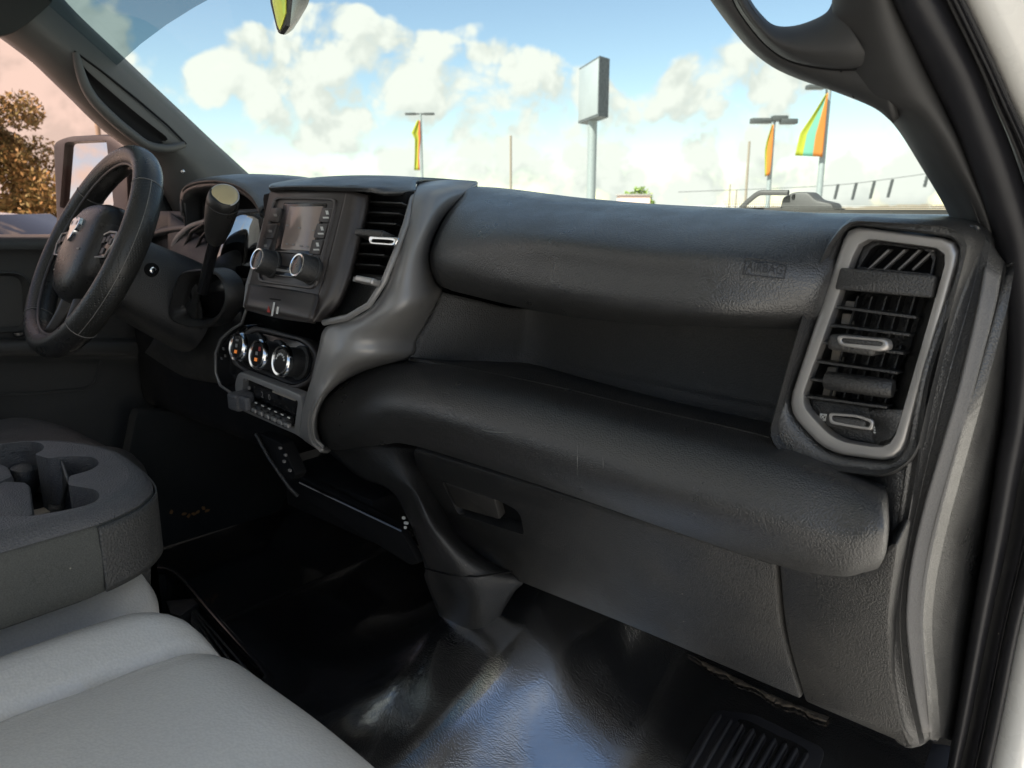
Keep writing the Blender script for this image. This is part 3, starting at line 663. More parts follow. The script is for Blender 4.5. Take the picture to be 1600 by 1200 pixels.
# slats
sl_ = [((1309, 479), (1440, 496)), ((1299, 507), (1430, 523)), ((1291, 534), (1420, 551)), ((1282, 563), (1411, 581)), ((1273, 590), (1402, 610)), ((1266, 617), (1395, 634))]
for p, q in sl_: tab_box('slat', p, q, .0024, .020, PO(.016), M['hard'], AV, .0008)
for k in range(5):
    a = 1347 + k * 22
    for (b0, b1, s) in ((462, 528, 0), (540, 632, -22)):
        x0 = a + s - (b0 - 462) * .0; tab_box('vane', (x0, b0), (x0 - (b1 - b0) * .28, b1), .0016, .014, PO(.032), M['hard'], AV, .0005)
for a, b, h in ((1329, 475, 10), (1324, 498, 17), (1308, 555, 18), (1301, 578, 10), (1295, 612, 13)):
    plate('link_arm', W_([(a - 8, b - h * .5), (a + 10, b - h * .5 + 1), (a + 8, b + h * .5 + 1), (a - 11, b + h * .5)], 2, .024), .004, M['tan'], AV, .001)
TB = tab_box('vent_tab', (1310, 532), (1384, 543), .013, .034, PO(-.004), M['hard'], AV, .005)
frame('tab_trim', W_([(1306, 523, 9), (1386, 530, 9), (1389, 546, 8), (1376, 550, 8), (1308, 540, 9)], off=-.033), W_([(1314, 528, 5), (1378, 534, 5), (1379, 541, 4), (1316, 536, 4)], off=-.033), .012, M['silver'], TB, .002)
plate('tab_pad', W_([(1313, 527, 5), (1379, 533, 5), (1380, 542, 4), (1315, 537, 4)], off=-.0318), .006, M['hard'], TB, .001)
a = U(1290, 594, pl=PO(-.004)); c = U(1396, 608, pl=PO(-.004)); e = (c - a).normalized()
lathe('vent_handle', a, e, [(0, .0066), (.002, .0078), ((c - a).length - .002, .0078), ((c - a).length, .0066)], M['hard'], AV, 20)
LP = plate('vent_lower_plate', W_([(1264, 622, 4), (1392, 640, 4), (1374, 698, 18), (1305, 684, 20), (1274, 662, 16)], off=.012), .012, M['hard'], AV, .002)
TW = tab_box('thumb_wheel', (1297, 654), (1361, 663), .0105, .016, PO(.004), M['hard'], LP, .004)
frame('wheel_trim', W_([(1294, 645, 6), (1340, 648, 10), (1365, 657, 5), (1363, 673, 5), (1330, 668, 8), (1296, 662, 6)], off=-.0098), W_([(1299, 649, 4), (1338, 652, 8), (1360, 660, 3), (1358, 668, 3), (1330, 664, 6), (1300, 658, 4)], off=-.0098), .003, M['silver'], LP, .0008)
bx_ = W_([(1281, 646), (1292, 647), (1291, 658), (1280, 657)], 1, .0112); bi_ = W_([(1283, 648), (1290, 649), (1289, 656), (1282, 655)], 1, .0112)
frame('outlet_symbol', bx_, bi_, .0006, M['mark'], LP, .0001)
for p, q in (((1283, 648), (1289, 656)), ((1290, 648), (1282, 655))): tube('outlet_symbol', [U(*p, pl=PO(.0108)), U(*q, pl=PO(.0108))], .0005, M['mark'], LP, 5)
for d_ in (0, 4, 8):
    tube('airflow_symbol', [U(1365 + k * 2.0, 667 + d_ + (1.2 if k % 2 else -.4) + k * .3, pl=PO(.0100)) for k in range(6)], .0006, M['mark'], LP, 5)

# ------------------------------------------------ climate controls
CN = Vector((0, -1, .25)).normalized()
def pc_(px, py, off=0): return U(px, py, pl=(PCLI[0] + CN * off, PCLI[1]))
def pcp(C, r=8, off=0): return [pc_(p.x, p.y, off) for p in rp(C, r)]
CL = plate('climate_panel', pcp([(398, 516), (474, 534), (492, 556), (484, 592), (455, 604), (395, 584), (366, 566), (380, 530)], 14), .03, M['gloss'], D, .003)
frame('climate_rim', pcp([(392, 508, 10), (478, 530, 14), (497, 553, 14), (488, 595, 14), (457, 610, 14), (392, 588, 14), (358, 566, 10), (374, 525, 14)], 14, .004), pcp([(398, 516), (474, 534), (492, 556), (484, 592), (455, 604), (395, 584), (366, 566), (380, 530)], 14, .004), .02, M['radio'], CL, .003)
for k, (a, b) in enumerate(((402, 545), (434, 557), (471, 567))):
    ax = (CN + Vector((-.05, 0, 0))).normalized(); o = pc_(a, b)
    K = lathe('climate_knob', o, ax, [(0, .024), (.004, .024), (.006, .0205), (.026, .0195)], M['hard'], CL, 48, .02)
    lathe('chrome_ring', o + ax * .024, ax, [(0, .0205), (.003, .0225), (.008, .0222), (.0105, .0205), (.010, .0175), (.006, .0165)], M['chrome'], K, 40)
    lathe('knob_face', o + ax * .026, ax, [(0, .0165), (.006, .0165), (.0065, .016)], M['gloss'], K, 32)
    f = o + ax * .0335; ex = X; ey = ax.cross(X).normalized(); ey = ey if ey.z > 0 else -ey
    if k < 2:
        box('lit_mark', f - ey * .008, (.007, .0006, .005), M['amber'], K, (ex, ax, ey), .0002)
        box('printed_mark', f + ey * .001, (.006, .0006, .005), M['markd'], K, (ex, ax, ey), .0002)
        if k == 1: box('hot_mark', f + ey * .008 + ex * .006, (.005, .0006, .006), M['red'], K, (ex, ax, ey), .0002)
        else: box('printed_mark', f + ey * .009, (.008, .0006, .003), M['markd'], K, (ex, ax, ey), .0002)
    else:
        for q in range(7):
            an = pi * (.1 + .8 * q / 6); box('printed_mark', f + ex * cos(an) * .010 + ey * (sin(an) * .010 - .001), (.003, .0006, .003), M['mark'], K, (ex, ax, ey), .0002)
# curved chrome edge and ignition pod at the left of the stack
LT = tube('pod_edge', [U(a, b, y=c) for a, b, c in ((394, 455, .60), (378, 505, .60), (362, 515, .60), (345, 530, .60), (337, 552, .60), (337, 582, .60), (344, 602, .60), (364, 616, .58))], .0022, M['trim'], D, 8)
plate('ignition_pod', [U(p.x, p.y, y=.612) for p in rp([(386, 505), (362, 516), (340, 545), (338, 585), (350, 606), (392, 600)], 10)], .03, M['gloss'], D, .003)
tube('pod_side', [U(a, b, y=c) for a, b, c in ((416, 345, .632), (400, 405, .60), (388, 445, .585), (384, 480, .58))], .004, M['trim'], D, 8)
for a, b in ((349, 545), (352, 556), (346, 560)): box('printed_mark', U(a, b, y=.611), (.005, .001, .004), M['markd'], LT, b=.0003)
# switch panel under the climate controls
def ps(px, py, off=0): return U(px, py, pl=(PSW[0] + Vector((0, -off, 0)), PSW[1]))
def psp(C, r=4, off=0): return [ps(p.x, p.y, off) for p in rp(C, r)]
plate('lower_trim_bar', psp([(372, 580, 8), (400, 590, 30), (470, 617, 8), (476, 690, 8), (462, 680, 4), (372, 640, 4), (365, 600, 10)], 6, .004), .014, M['trim'], D, .003, holes=[psp([(380, 590), (466, 626), (460, 670), (377, 632)], 5, .004)])
SW = plate('switch_panel', psp([(378, 588), (468, 624), (462, 672), (375, 634)], 4, -.006), .02, M['gloss'], D, .001)
plate('display_strip', psp([(397, 601), (464, 627), (461, 648), (396, 620)], 2, .001), .004, M['gloss'], SW, .0008)
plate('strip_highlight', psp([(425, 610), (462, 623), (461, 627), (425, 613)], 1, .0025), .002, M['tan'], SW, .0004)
sx_ = (ps(464, 640) - ps(397, 613)).normalized(); sy_ = sx_.cross(Y); sy_ = sy_ if sy_.z > 0 else -sy_
lettering('strip_digit', '2', ps(410, 617, .0016), X, Z, .009, M['markd'], SW); lettering('strip_digit', '0', ps(421, 621, .0016), X, Z, .009, M['markd'], SW)
for k in range(6):
    t = k / 5; a = 399 + 51 * t; b = 634 + 23 * t
    s = box('toggle_switch', ps(a, b + 2, .004), (.0118, .014, .015), M['hard'], SW, (sx_, Y, sx_.cross(Y).normalized()), .002)
    box('switch_cap', ps(a - 1, b + 7, .012), (.0112, .006, .006), M['silver'], s, (sx_, Y, sx_.cross(Y).normalized()), .0015)
    box('printed_mark', ps(a + 1, b - 4.5, .0114), (.006, .001, .002), M['mark'], s, (sx_, Y, sx_.cross(Y).normalized()), .0003)
for a, b in ((386, 592), (379, 603), (390, 606), (383, 611)): lathe('jack_socket', ps(a, b, .001), -Y, [(0, .003), (.002, .003), (.0022, .002)], M['markd'] if b != 611 else M['chrome'], SW, 10)
BK = box('brake_controller', ps(377, 626, .014), (.030, .030, .026), M['console'], SW, None, .005, 3)
box('controller_lever', ps(383, 630, .033), (.020, .010, .020), M['console'], SW, None, .004, 3)

# ------------------------------------------------ instrument cluster and left side
hood = []
for (a, b, yf) in ((300, 400, .72), (291, 345, .72), (290, 305, .72), (305, 289, .72), (340, 284, .72), (376, 291, .72), (400, 308, .715), (414, 330, .70)):
    p = U(a, b, y=yf); zc = p.z
    hood.append([p + Vector((0, .03, -.014)), p + Vector((0, .002, -.008)), p + Vector((0, -.003, -.002)), p + Vector((0, .004, .003)), p + Vector((.0, .07, .010)), p + Vector((0, .18, .006)), p + Vector((0, .24, -.02))])
HD = sheet('cluster_hood', hood, M['pad'], D, 7, 4, .006, 60)
CLU = plate('instrument_cluster', [U(p.x, p.y, y=.80) for p in rp([(310, 285), (420, 290), (432, 330), (415, 440), (300, 430)], 10)], .02, M['dark'], D, .002)
LNp = (U(372, 385, y=.70), Vector((.34, -1, .12)))
plate('cluster_lens', [U(p.x, p.y, pl=LNp) for p in rp([(368, 336), (414, 331), (404, 400), (388, 438), (332, 420), (350, 370)], 12)], .003, M['lens'], CLU, .0008)
frame('cluster_rim', [U(p.x, p.y, pl=LNp) for p in rp([(362, 328), (420, 324), (410, 402), (391, 446), (324, 426), (344, 366)], 14)], [U(p.x, p.y, pl=LNp) for p in rp([(368, 336), (414, 331), (404, 400), (388, 438), (332, 420), (350, 370)], 12)], .02, M['radio'], CLU, .002)
LV = frame('air_vent', UP([(258, 412), (268, 372), (290, 350), (338, 336), (350, 345), (332, 425), (300, 440)], 12, y=.715), UP([(266, 408), (276, 376), (295, 357), (336, 344), (342, 350), (326, 420), (300, 432)], 10, y=.715), .02, M['trim'], D, .003)
plate('vent_plate', UP([(264, 410), (274, 374), (294, 355), (338, 342), (344, 350), (328, 422), (300, 434)], 8, y=.725), .02, M['dark'], LV, .001)
tube('vent_rib', [U(a, b, y=.716) for a, b in ((281, 420), (287, 388), (300, 362), (320, 349))], .0035, M['hard'], LV, 8)
tube('vent_rib', [U(a, b, y=.716) for a, b in ((298, 428), (304, 396), (314, 372), (330, 354))], .003, M['hard'], LV, 8)
sheet('dash_left_panel', [[U(a - 40, b, y=.76), U(a, b, y=.74), U(a + 50, b, y=.75)] for a, b in ((250, 330), (255, 370), (262, 420), (270, 470), (262, 530), (240, 580))], M['hard'], D, 4, 4, .01)
sheet('column_surround', [[U(262, 330, y=.74), U(290, 350, y=.73), U(310, 345, y=.74)], [U(262, 420, y=.70), U(300, 430, y=.69), U(345, 420, y=.70)], [U(258, 480, y=.665), U(310, 500, y=.65), U(370, 470, y=.655)], [U(240, 530, y=.67), U(300, 548, y=.65), U(370, 530, y=.65)], [U(215, 565, y=.71), U(290, 590, y=.69), U(345, 600, y=.68)]], M['hard'], D, 5, 5, .01)
# ================================================================== steering wheel
WC = Vector((-.425, .495, .728)); WN = Vector((-.065, -.873, .483)).normalized(); WU = Vector((0, .484, .875)); WX = WU.cross(WN).normalized()
def wl(a, b, c=0): return WC + WX * a + WU * b + WN * c
SWH = thing('steering_wheel', WC, 'black leather steering wheel with four spokes and a ribbed side grip', 'steering wheel')
def arc(a0, a1, n, r=.174): return [wl(r * cos(R(a0 + (a1 - a0) * i / n)), r * .985 * sin(R(a0 + (a1 - a0) * i / n))) for i in range(n + 1)]
M['perf'] = mat('perforated black leather', (.030, .030, .028), .34, 0, var=.06)
def perf():
    nt = M['perf'].node_tree; p = nt.nodes['Principled BSDF']; tc = nt.nodes.new('ShaderNodeTexCoord'); vo = nt.nodes.new('ShaderNodeTexVoronoi'); vo.inputs['Scale'].default_value = 230; vo.inputs['Randomness'].default_value = .15
    nt.links.new(tc.outputs['Object'], vo.inputs['Vector']); r = nt.nodes.new('ShaderNodeMapRange'); r.inputs[1].default_value = .15; r.inputs[2].default_value = .4; nt.links.new(vo.outputs['Distance'], r.inputs[0])
    b = nt.nodes.new('ShaderNodeBump'); b.inputs['Strength'].default_value = .5; b.inputs['Distance'].default_value = .0012; nt.links.new(r.outputs[0], b.inputs['Height']); nt.links.new(b.outputs[0], p.inputs['Normal'])
perf()
def rim(a0, a1, m, k=1):
    P = arc(a0, a1, 30); L = []
    for i, p in enumerate(P):
        a = R(a0 + (a1 - a0) * i / 30); e = WX * cos(a) + WU * sin(a)
        L.append([p + e * (.0185 * k * cos(2 * pi * j / 20)) + WN * (.0235 * k * sin(2 * pi * j / 20)) for j in range(20)])
    return rings('rim', L, M[m], SWH, True, True, 50)
rim(-48, 38, 'perf'); rim(38.6, 141.4, 'leather', .985); rim(142, 228, 'perf'); rim(228.6, 311.4, 'leather', .985)
for a0, a1 in ((-48, 38), (142, 228)):
    tube('rim_stitching', [p + (p - WC).normalized() * .0188 + WN * .004 for p in arc(a0, a1, 20)], .0006, M['markd'], SWH, 5)
for a in (38.3, 141.7, 228.3, 311.7):
    e = WX * cos(R(a)) + WU * sin(R(a)); q = wl(.174 * cos(R(a)), .1714 * sin(R(a)))
    tube('seam_ring', [q + e * .0188 * cos(2 * pi * k / 20) + WN * .0238 * sin(2 * pi * k / 20) for k in range(20)], .0006, M['markd'], SWH, 6, True)
# inner trim line of the rim
tube('rim_insert', [p + (WC - p).normalized() * .0168 + WN * .009 for p in arc(0, 354, 60)], .003, M['radio'], SWH, 8, True)
hub = []
oc = [(-.075, .052), (-.055, .072), (0, .078), (.055, .072), (.075, .052), (.078, .0), (.070, -.045), (.040, -.082), (0, -.092), (-.040, -.082), (-.070, -.045), (-.078, 0)]
oc = [Vector((a, b, 0)) for a, b in oc]; oc = cr(oc + [oc[0]], 4)[:-1]
for k, (s, h) in enumerate(((.86, -.045), (1.0, -.03), (1.03, -.005), (1.0, .010), (.9, .022), (.7, .029), (.35, .033), (.05, .034))): hub.append([wl(p.x * s, p.y * s, h) for p in oc])
HUB = rings('airbag_hub', hub, M['leather'], SWH, True, True, 50)
for sg in (-1, 1):
    sheet('spoke', [[wl(sg * .06, .030, -.012), wl(sg * .06, .024, .002), wl(sg * .06, -.020, .004), wl(sg * .06, -.030, -.010)], [wl(sg * .11, .026, -.010), wl(sg * .11, .02, .004), wl(sg * .11, -.016, .005), wl(sg * .11, -.024, -.008)], [wl(sg * .172, .034, -.006), wl(sg * .172, .024, .006), wl(sg * .172, -.020, .006), wl(sg * .172, -.030, -.004)]], M['leather'], SWH, 5, 5, .012)
    P = plate('switch_pod', [wl(sg * a, b, .014) for a, b in ((.085, .020), (.105, .024), (.138, .022), (.142, .004), (.130, -.016), (.090, -.018))], .012, M['gloss'], SWH, .003, face=WN)
    for a, b in ((.098, .010), (.115, .012), (.130, .008), (.112, -.008)): box('wheel_button', wl(sg * a, b, .015), (.012, .003, .010), M['hard'], P, (WX, WN, WU), .001)
    tube('pod_trim', [wl(sg * a, b, .0145) for a, b in ((.085, .020), (.105, .025), (.140, .023), (.143, .004), (.131, -.017), (.088, -.019))], .0018, M['silver'], P, 6)
    sheet('lower_spoke', [[wl(sg * .012, -.07, -.01), wl(sg * .030, -.07, .004), wl(sg * .050, -.06, -.01)], [wl(sg * .022, -.12, -.01), wl(sg * .034, -.12, .002), wl(sg * .048, -.115, -.01)], [wl(sg * .045, -.172, -.006), wl(sg * .055, -.17, .004), wl(sg * .066, -.165, -.006)]], M['radio'], SWH, 5, 5, .010)
# silver ram-head style emblem: shield with two curled horns
eo = [(0, -.030), (.012, -.020), (.016, -.004), (.024, .000), (.029, .012), (.024, .026), (.010, .029), (0, .024), (-.010, .029), (-.024, .026), (-.029, .012), (-.024, .0), (-.016, -.004), (-.012, -.020)]
EM = plate('emblem', [wl(a * .72, b * .72 + .020, .0385) for a, b in eo], .008, M['chrome'], HUB, .002, face=WN, holes=[[wl(sg * a * .72, b * .72 + .020, .0385) for a, b in ((.012, .010), (.020, .008), (.022, .016), (.014, .020))] for sg in (-1, 1)])
box('hub_marking', wl(.045, -.012, .0305), (.014, .001, .003), M['markd'], HUB, (WX, WN, WU), .0003)
box('hub_marking', wl(-.030, -.050, .029), (.012, .001, .003), M['markd'], HUB, (WX, WN, WU), .0003)
# column
SC_ = thing('steering_column', (-.425, .60, .66), 'dark steering column shroud with a key slot behind the steering wheel', 'steering column')
L = []
for t, w, h in ((-.035, .045, .05), (-.045, .058, .06), (-.07, .066, .068), (-.11, .070, .073), (-.15, .073, .077), (-.20, .074, .08)):
    L.append([wl(w * (abs(cos(a)) ** .7) * (1 if cos(a) > 0 else -1), h * (abs(sin(a)) ** .7) * (1 if sin(a) > 0 else -1) - .012 + t * .05, t) for a in [2 * pi * k / 36 for k in range(36)]])
rings('column_shroud', L, M['hard'], SC_, True, True, 50)
c_ = U(237, 422, x=-.425 + .070)
lathe('key_cylinder', c_, X, [(-.01, .012), (.002, .012), (.003, .010)], M['dark'], SC_, 20); lathe('key_face', c_ + X * .003, X, [(0, .0055), (.002, .0055), (.003, .004)], M['chrome'], SC_, 16)
tube('indicator_stalk', [wl(-.08, 0, -.07), wl(-.13, .01, -.068), wl(-.17, .022, -.06)], [.008, .007, .009], M['hard'], SC_, 10)

# ================================================================== gear lever
GL = thing('gear_lever', U(310, 480, y=.57), 'black column gear lever with an ivory capped grip rising from a folded boot', 'gear lever')
frame('boot_frame', UP([(276, 424), (330, 418), (352, 440), (357, 472), (334, 508), (300, 516), (258, 500)], 18, y=.575), UP([(288, 432), (326, 428), (343, 444), (347, 470), (328, 497), (301, 503), (270, 492)], 16, y=.575), .03, M['hard'], GL, .004, lift=.01)
plate('boot_back', UP([(280, 428), (330, 424), (350, 444), (352, 474), (330, 503), (298, 508), (264, 495)], 14, y=.61), .01, M['gloss'], GL, .001)
bb = U(318, 452, y=.575)
Lp = []
for t, r in ((0, .010), (.2, .013), (.35, .012), (.55, .020), (.75, .026), (1, .034)):
    c = bb.lerp(U(303, 490, y=.60), t); Lp.append([c + (X * cos(a) + Z * .75 * sin(a)) * r * (1 + .18 * sin(5 * a + 6 * t)) - Y * .012 * (1 - t) for a in [2 * pi * k / 30 for k in range(30)]])
rings('shift_boot', Lp, M['leather'], GL, True, True, 60)
s0, s1, s2 = U(317, 455, y=.566), U(336, 374, y=.551), U(351, 304, y=.539)
tube('lever_shaft', [s0, s1, s1.lerp(s2, .2)], .0085, M['gloss'], GL, 14)
a_ = (s2 - s1).normalized(); L_ = (s2 - s1).length
GR = lathe('lever_grip', s1 - a_ * .004, a_, [(0, .010), (.006, .0135), (L_ * .35, .0185), (L_ * .7, .0212), (L_ * .86, .0215), (L_ * .865, .0208), (L_ * .88, .0215), (L_ * 1.0, .0205), (L_ * 1.03, .0185)], M['leather'], GL, 32)
lathe('grip_cap', s1 - a_ * .004 + a_ * L_ * 1.025, (a_ + Vector((.12, -.25, .0))).normalized(), [(-.004, .0175), (.002, .0175), (.0035, .0155), (.0038, .008)], M['goldcap'], GR, 32)
tube('cap_ring', [s1 - a_ * .004 + a_ * L_ * 1.03 + (frm((a_ + Vector((.12, -.25, .0))).normalized())[1] * cos(t) + frm((a_ + Vector((.12, -.25, .0))).normalized())[2] * sin(t)) * .018 for t in [2 * pi * k / 32 for k in range(32)]], .0014, M['silver'], GR, 6, True)

# ================================================================== seats
def cushion(name, x0, x1, yb, yf, zt, drop, m, parent, feat=lambda x, y: 0, rnd=.06, bow=.03, nxx=90, nyy=110):
    V = []; xc = (x0 + x1) / 2; hw = (x1 - x0) / 2
    for j in range(nyy):
        for i in range(nxx):
            u = -1 + 2 * i / (nxx - 1); v = j / (nyy - 1)
            # top then fold down the front and the sides
            su = min(1, max(-1, u * 1.28)); x = xc + hw * su; over = max(0, abs(u) * 1.28 - 1) / .28
            yfx = yf - bow * abs(su) ** 3.5; sv = min(1, v * 1.22); fr = max(0, v * 1.22 - 1) / .22
            y = yb + (yfx - yb) * sv
            dx = max(0, rnd - (hw - abs(x - xc))); dy = max(0, rnd - (yfx - y))
            d = math.hypot(dx, dy); z = zt + feat(x, y) - (rnd - math.sqrt(max(0, rnd * rnd - min(d, rnd) ** 2))) * .75
            z -= drop * max(over, fr)
            if over or fr: x += .004 * over * (1 if u > 0 else -1) * 0; y -= .02 * fr
            V.append((x, y, z))
    return mk(name, V, gridfaces(nyy, nxx), m, parent, 80)
PS = thing('passenger_seat', (.43, 0, .15), 'light grey vinyl front passenger seat cushion with stitched side bolster', 'seat')
def pf(x, y):
    sx = .276 + .10 * (y - .13) + .05 * max(0, y - .24)
    z = .016 * math.exp(-((x - sx + .055) / .035) ** 2) - .015 * math.exp(-((x - sx) / .0055) ** 2) - .006 * math.exp(-((x - sx) / .022) ** 2)
    z += .010 * math.exp(-((x - .44) / .12) ** 2) * math.exp(-((y - .12) / .2) ** 2)
    s2 = y - (.085 - .25 * (x - .30)); z += (-.006 * math.exp(-(s2 / .006) ** 2)) * (1 if x > sx else 0)
    from mathutils import noise
    return z + noise.noise(Vector((x * 9, y * 9, 3))) * .003
cushion('seat_cushion', .165, .69, -.45, .318, .400, .16, M['seat'], PS, pf)
def top_z(x, y): return .4012 + pf(x, y)
for nm, fx in (('seam', [(.276 + .10 * (y - .13) + .05 * max(0, y - .24), y) for y in [-.05 + .0125 * k for k in range(25)]]), ('seam', [(x, .085 - .25 * (x - .30)) for x in [.27 + .02 * k for k in range(18)]])):
    tube(nm, [Vector((x, y, top_z(x, y))) for x, y in fx], .0014, M['console'], PS, 6)
box('seat_base', (.43, -.08, .13), (.44, .60, .22), M['dark'], PS, b=.02)
MS = thing('middle_seat', (0, 0, .15), 'light grey middle seat cushion partly under the folded armrest', 'seat')
cushion('seat_cushion', -.16, .166, -.45, .335, .402, .16, M['seat'], MS, lambda x, y: -.03 * max(0, (x - .09) / .08) ** 2, .05, .035, 60, 90)
sheet('cloth_gusset', [[U(130, 990, z=.382), U(195, 972, z=.384), U(240, 963, z=.38), U(275, 968, z=.365)], [U(100, 1012, z=.378), U(180, 990, z=.380), U(245, 978, z=.376), U(282, 978, z=.355)]], M['cloth'], MS, 5, 4, .004)
DS = thing('driver_seat', (-.45, 0, .15), 'dark charcoal driver seat cushion beyond the armrest', 'seat')
cushion('seat_cushion', -.66, -.125, -.40, .475, .43, .18, M['seat2'], DS, lambda x, y: .014 * math.exp(-((x + .25) / .05) ** 2) - .008 * math.exp(-((x + .31) / .006) ** 2), .07, .05)
box('seat_base', (-.40, .02, .13), (.44, .60, .22), M['dark'], DS, b=.02)

# ================================================================== fold-down armrest with cup holders
AR = thing('fold_down_armrest', (.03, .1, .42), 'grey fold-down centre armrest with cup holders lying on the middle seat', 'armrest')
def plan(s=0, n=14):
    P = []; x0, x1, yb = -.125 + s, .208 - s, -.40
    pts = [(x1, yb), (x1, 0), (x1, .20), (x1 - .004, .255), (x1 - .028, .300), (x1 - .075, .328), (.03, .342), (x0 + .075, .328), (x0 + .028, .30), (x0 + .004, .255), (x0, .20), (x0, 0), (x0, yb)]
    return cr([Vector((a, b - (s if b > .1 else 0), 0)) for a, b in pts], n)
def lev(s, z): return [Vector((p.x, p.y, z)) for p in plan(s)]
rings('armrest_body', [lev(.012, .430), lev(.003, .436), lev(0, .455), lev(-.001, .478), lev(.001, .501), lev(.003, .5045)], M['cloth'], AR, True, False, 50)
rings('vinyl_border', [lev(.006, .5035), lev(.001, .5055), lev(.002, .509), lev(.007, .515), lev(.012, .5182), lev(.018, .5195)], M['console'], AR, False, False, 60)
# dark front corner pad
fc = [[Vector((p.x, p.y, z)) for z in (.437, .455, .478, .5035)] for p in [q + (q - Vector((.03, .1, 0))).normalized() * .0022 for q in plan(0)[37:92]]]
sheet('front_corner_pad', fc, M['seat2'], AR, 1, 3, .002)
cav = [(-60, 691), (0, 690), (45, 689, 12), (67, 693, 8), (69, 702, 6), (54, 710, 4), (75, 716, 6), (110, 712, 20), (148, 714, 10), (157, 724, 8), (143, 734, 10), (108, 744, 4), (106, 758, 5), (135, 762, 16), (152, 766, 8), (157, 776, 8), (146, 787, 10), (104, 797, 20), (50, 806, 6), (-60, 808)]
TOPL = lev(.0175, .5195)
cavp = [U(p.x, p.y, z=.5195) for p in rp(cav, 10)]
cavp = [Vector((max(-.098, p.x), p.y, p.z)) for p in cavp]
TT = plate('top_tray', TOPL, .012, M['console'], AR, 0, face=Z, holes=[cavp], hd=.068)
for f in TT.data.polygons: pass
plate('tray_floor', [p + Vector((0, 0, -.066)) for p in inset(cavp, -.003, Z)], .003, M['dark'], AR, 0, face=Z)
plate('tray_divider', [U(a, b, z=.503) for a, b in ((-60, 748), (0, 750), (40, 752), (47, 757), (52, 800), (40, 810), (-60, 815))], .05, M['console'], AR, .004, face=Z)
plate('tray_divider', [U(a, b, z=.506) for a, b in ((-60, 722), (0, 722), (14, 728), (20, 742), (0, 752), (-60, 750))], .04, M['console'], AR, .005, face=Z)
lathe('cup_grip', U(32, 738, z=.49) - Z * .03, (Z + Vector((.1, .1, 0))).normalized(), [(-.015, .008), (0, .010), (.015, .0165), (.028, .0175), (.036, .014), (.040, .006)], M['hard'], AR, 24)
cc = [U(112, 722, z=.5195), U(95, 740, z=.50), U(84, 760, z=.49), U(82, 790, z=.47)]
sheet('cup_divider', [[U(75, 719, z=.516), U(74, 770, z=.47), U(74, 800, z=.458)], [U(92, 716, z=.516), U(92, 750, z=.48), U(90, 800, z=.458)], [U(106, 752, z=.517), U(100, 775, z=.48), U(98, 800, z=.458)]], M['hard'], AR, 5, 5, .002)
box('coin', U(62, 800, z=.458), (.02, .016, .002), M['tan'], AR, b=.0008)

# ================================================================== under-seat tray
TR = thing('floor_tray', (.02, .40, .18), 'black open storage tray with a glossy rim in front of the middle seat', 'storage tray')
to = rp([(215, 880, 6), (268, 882, 14), (290, 900, 14), (345, 965, 40), (432, 1058, 6), (405, 1100, 6), (180, 900, 4)], 10)
ti = rp([(222, 886, 6), (264, 888, 12), (283, 905, 14), (338, 970, 40), (414, 1052, 6), (395, 1085, 6), (190, 900, 4)], 10)
frame('tray_rim', [U(p.x, p.y, z=.24) for p in to], [U(p.x, p.y, z=.24) for p in ti], .010, M['gloss'], TR, .0025, face=Z)
tb = [U(p.x, p.y, z=.24) for p in rp([(218, 883, 6), (266, 885, 14), (287, 902, 14), (342, 967, 40), (424, 1055, 6), (400, 1092, 6), (184, 900, 4)], 10)]
cen = sum(tb, Vector()) / len(tb)
rings('tray_body', [[p + (cen - p) * k - Z * h for p in tb] for k, h in ((0, .006), (.05, .02), (.12, .08), (.25, .085))], M['hard'], TR, False, True, 40)
for k in range(5):
    t = k / 4; p = U(300 + 6 * k, 948 + 9 * k * .3, z=.225).lerp(U(300, 960, z=.225), .0); q = U(395 - 4 * k, 1058 + 4 * k, z=.225)
    tube('tray_rib', [p - Y * .006 * k, q - Y * .006 * k], .0018, M['hard'], TR, 6)
plate('tray_partition', [U(a, b, z=.232) for a, b in ((258, 938), (302, 934), (310, 942), (282, 962), (266, 958))], .05, M['hard'], TR, .002, face=Z)

# heel pad ribs of the floor and the dirt along the glove box
HP = setp(plate('heel_pad', [FL(p.x, p.y, .003) for p in rp([(1118, 1108), (1180, 1116), (1290, 1170), (1250, 1290), (1020, 1270)], 14)], .003, M['rubber'], None, .0008, face=Z), 'black ribbed rubber heel pad on the floor below the glove box', 'floor mat')
for k in range(9):
    a, b = 1126 + 17 * k, 1116 + 7.5 * k
    tube('rib', [FL(a - q * 62, b + q * 110, .0045) for q in (0, .03, .3, .6, 1)], [.001, .0034, .0038, .0038, .0038], M['rubber'], HP, 8, flat=.9)
dv = []; random.seed(3)
for p in resample([Vector((a, b, 0)) for a, b in ((1075, 1026), (1130, 1052), (1180, 1078), (1240, 1104), (1296, 1124))], 70):
    from mathutils import noise
    w_ = max(.8, 2.5 + (p.x - 1075) / 60 + 6 * noise.noise(Vector((p.x * .03, 2, 0))) + random.uniform(-.6, .6))
    for k in range(4): dv.append(FL(p.x + random.uniform(-.8, .8) - k * .3 * w_, p.y - 4 + k * .45 * w_ + random.uniform(-.5, .5), .004 + .004 * (k in (1, 2)) + random.uniform(0, .002)))
setp(mk('carpet_edge', dv, gridfaces(70, 4), M['dirt'], None, 10), 'ragged sandy carpet edge showing under the glove box door', 'carpet edge')

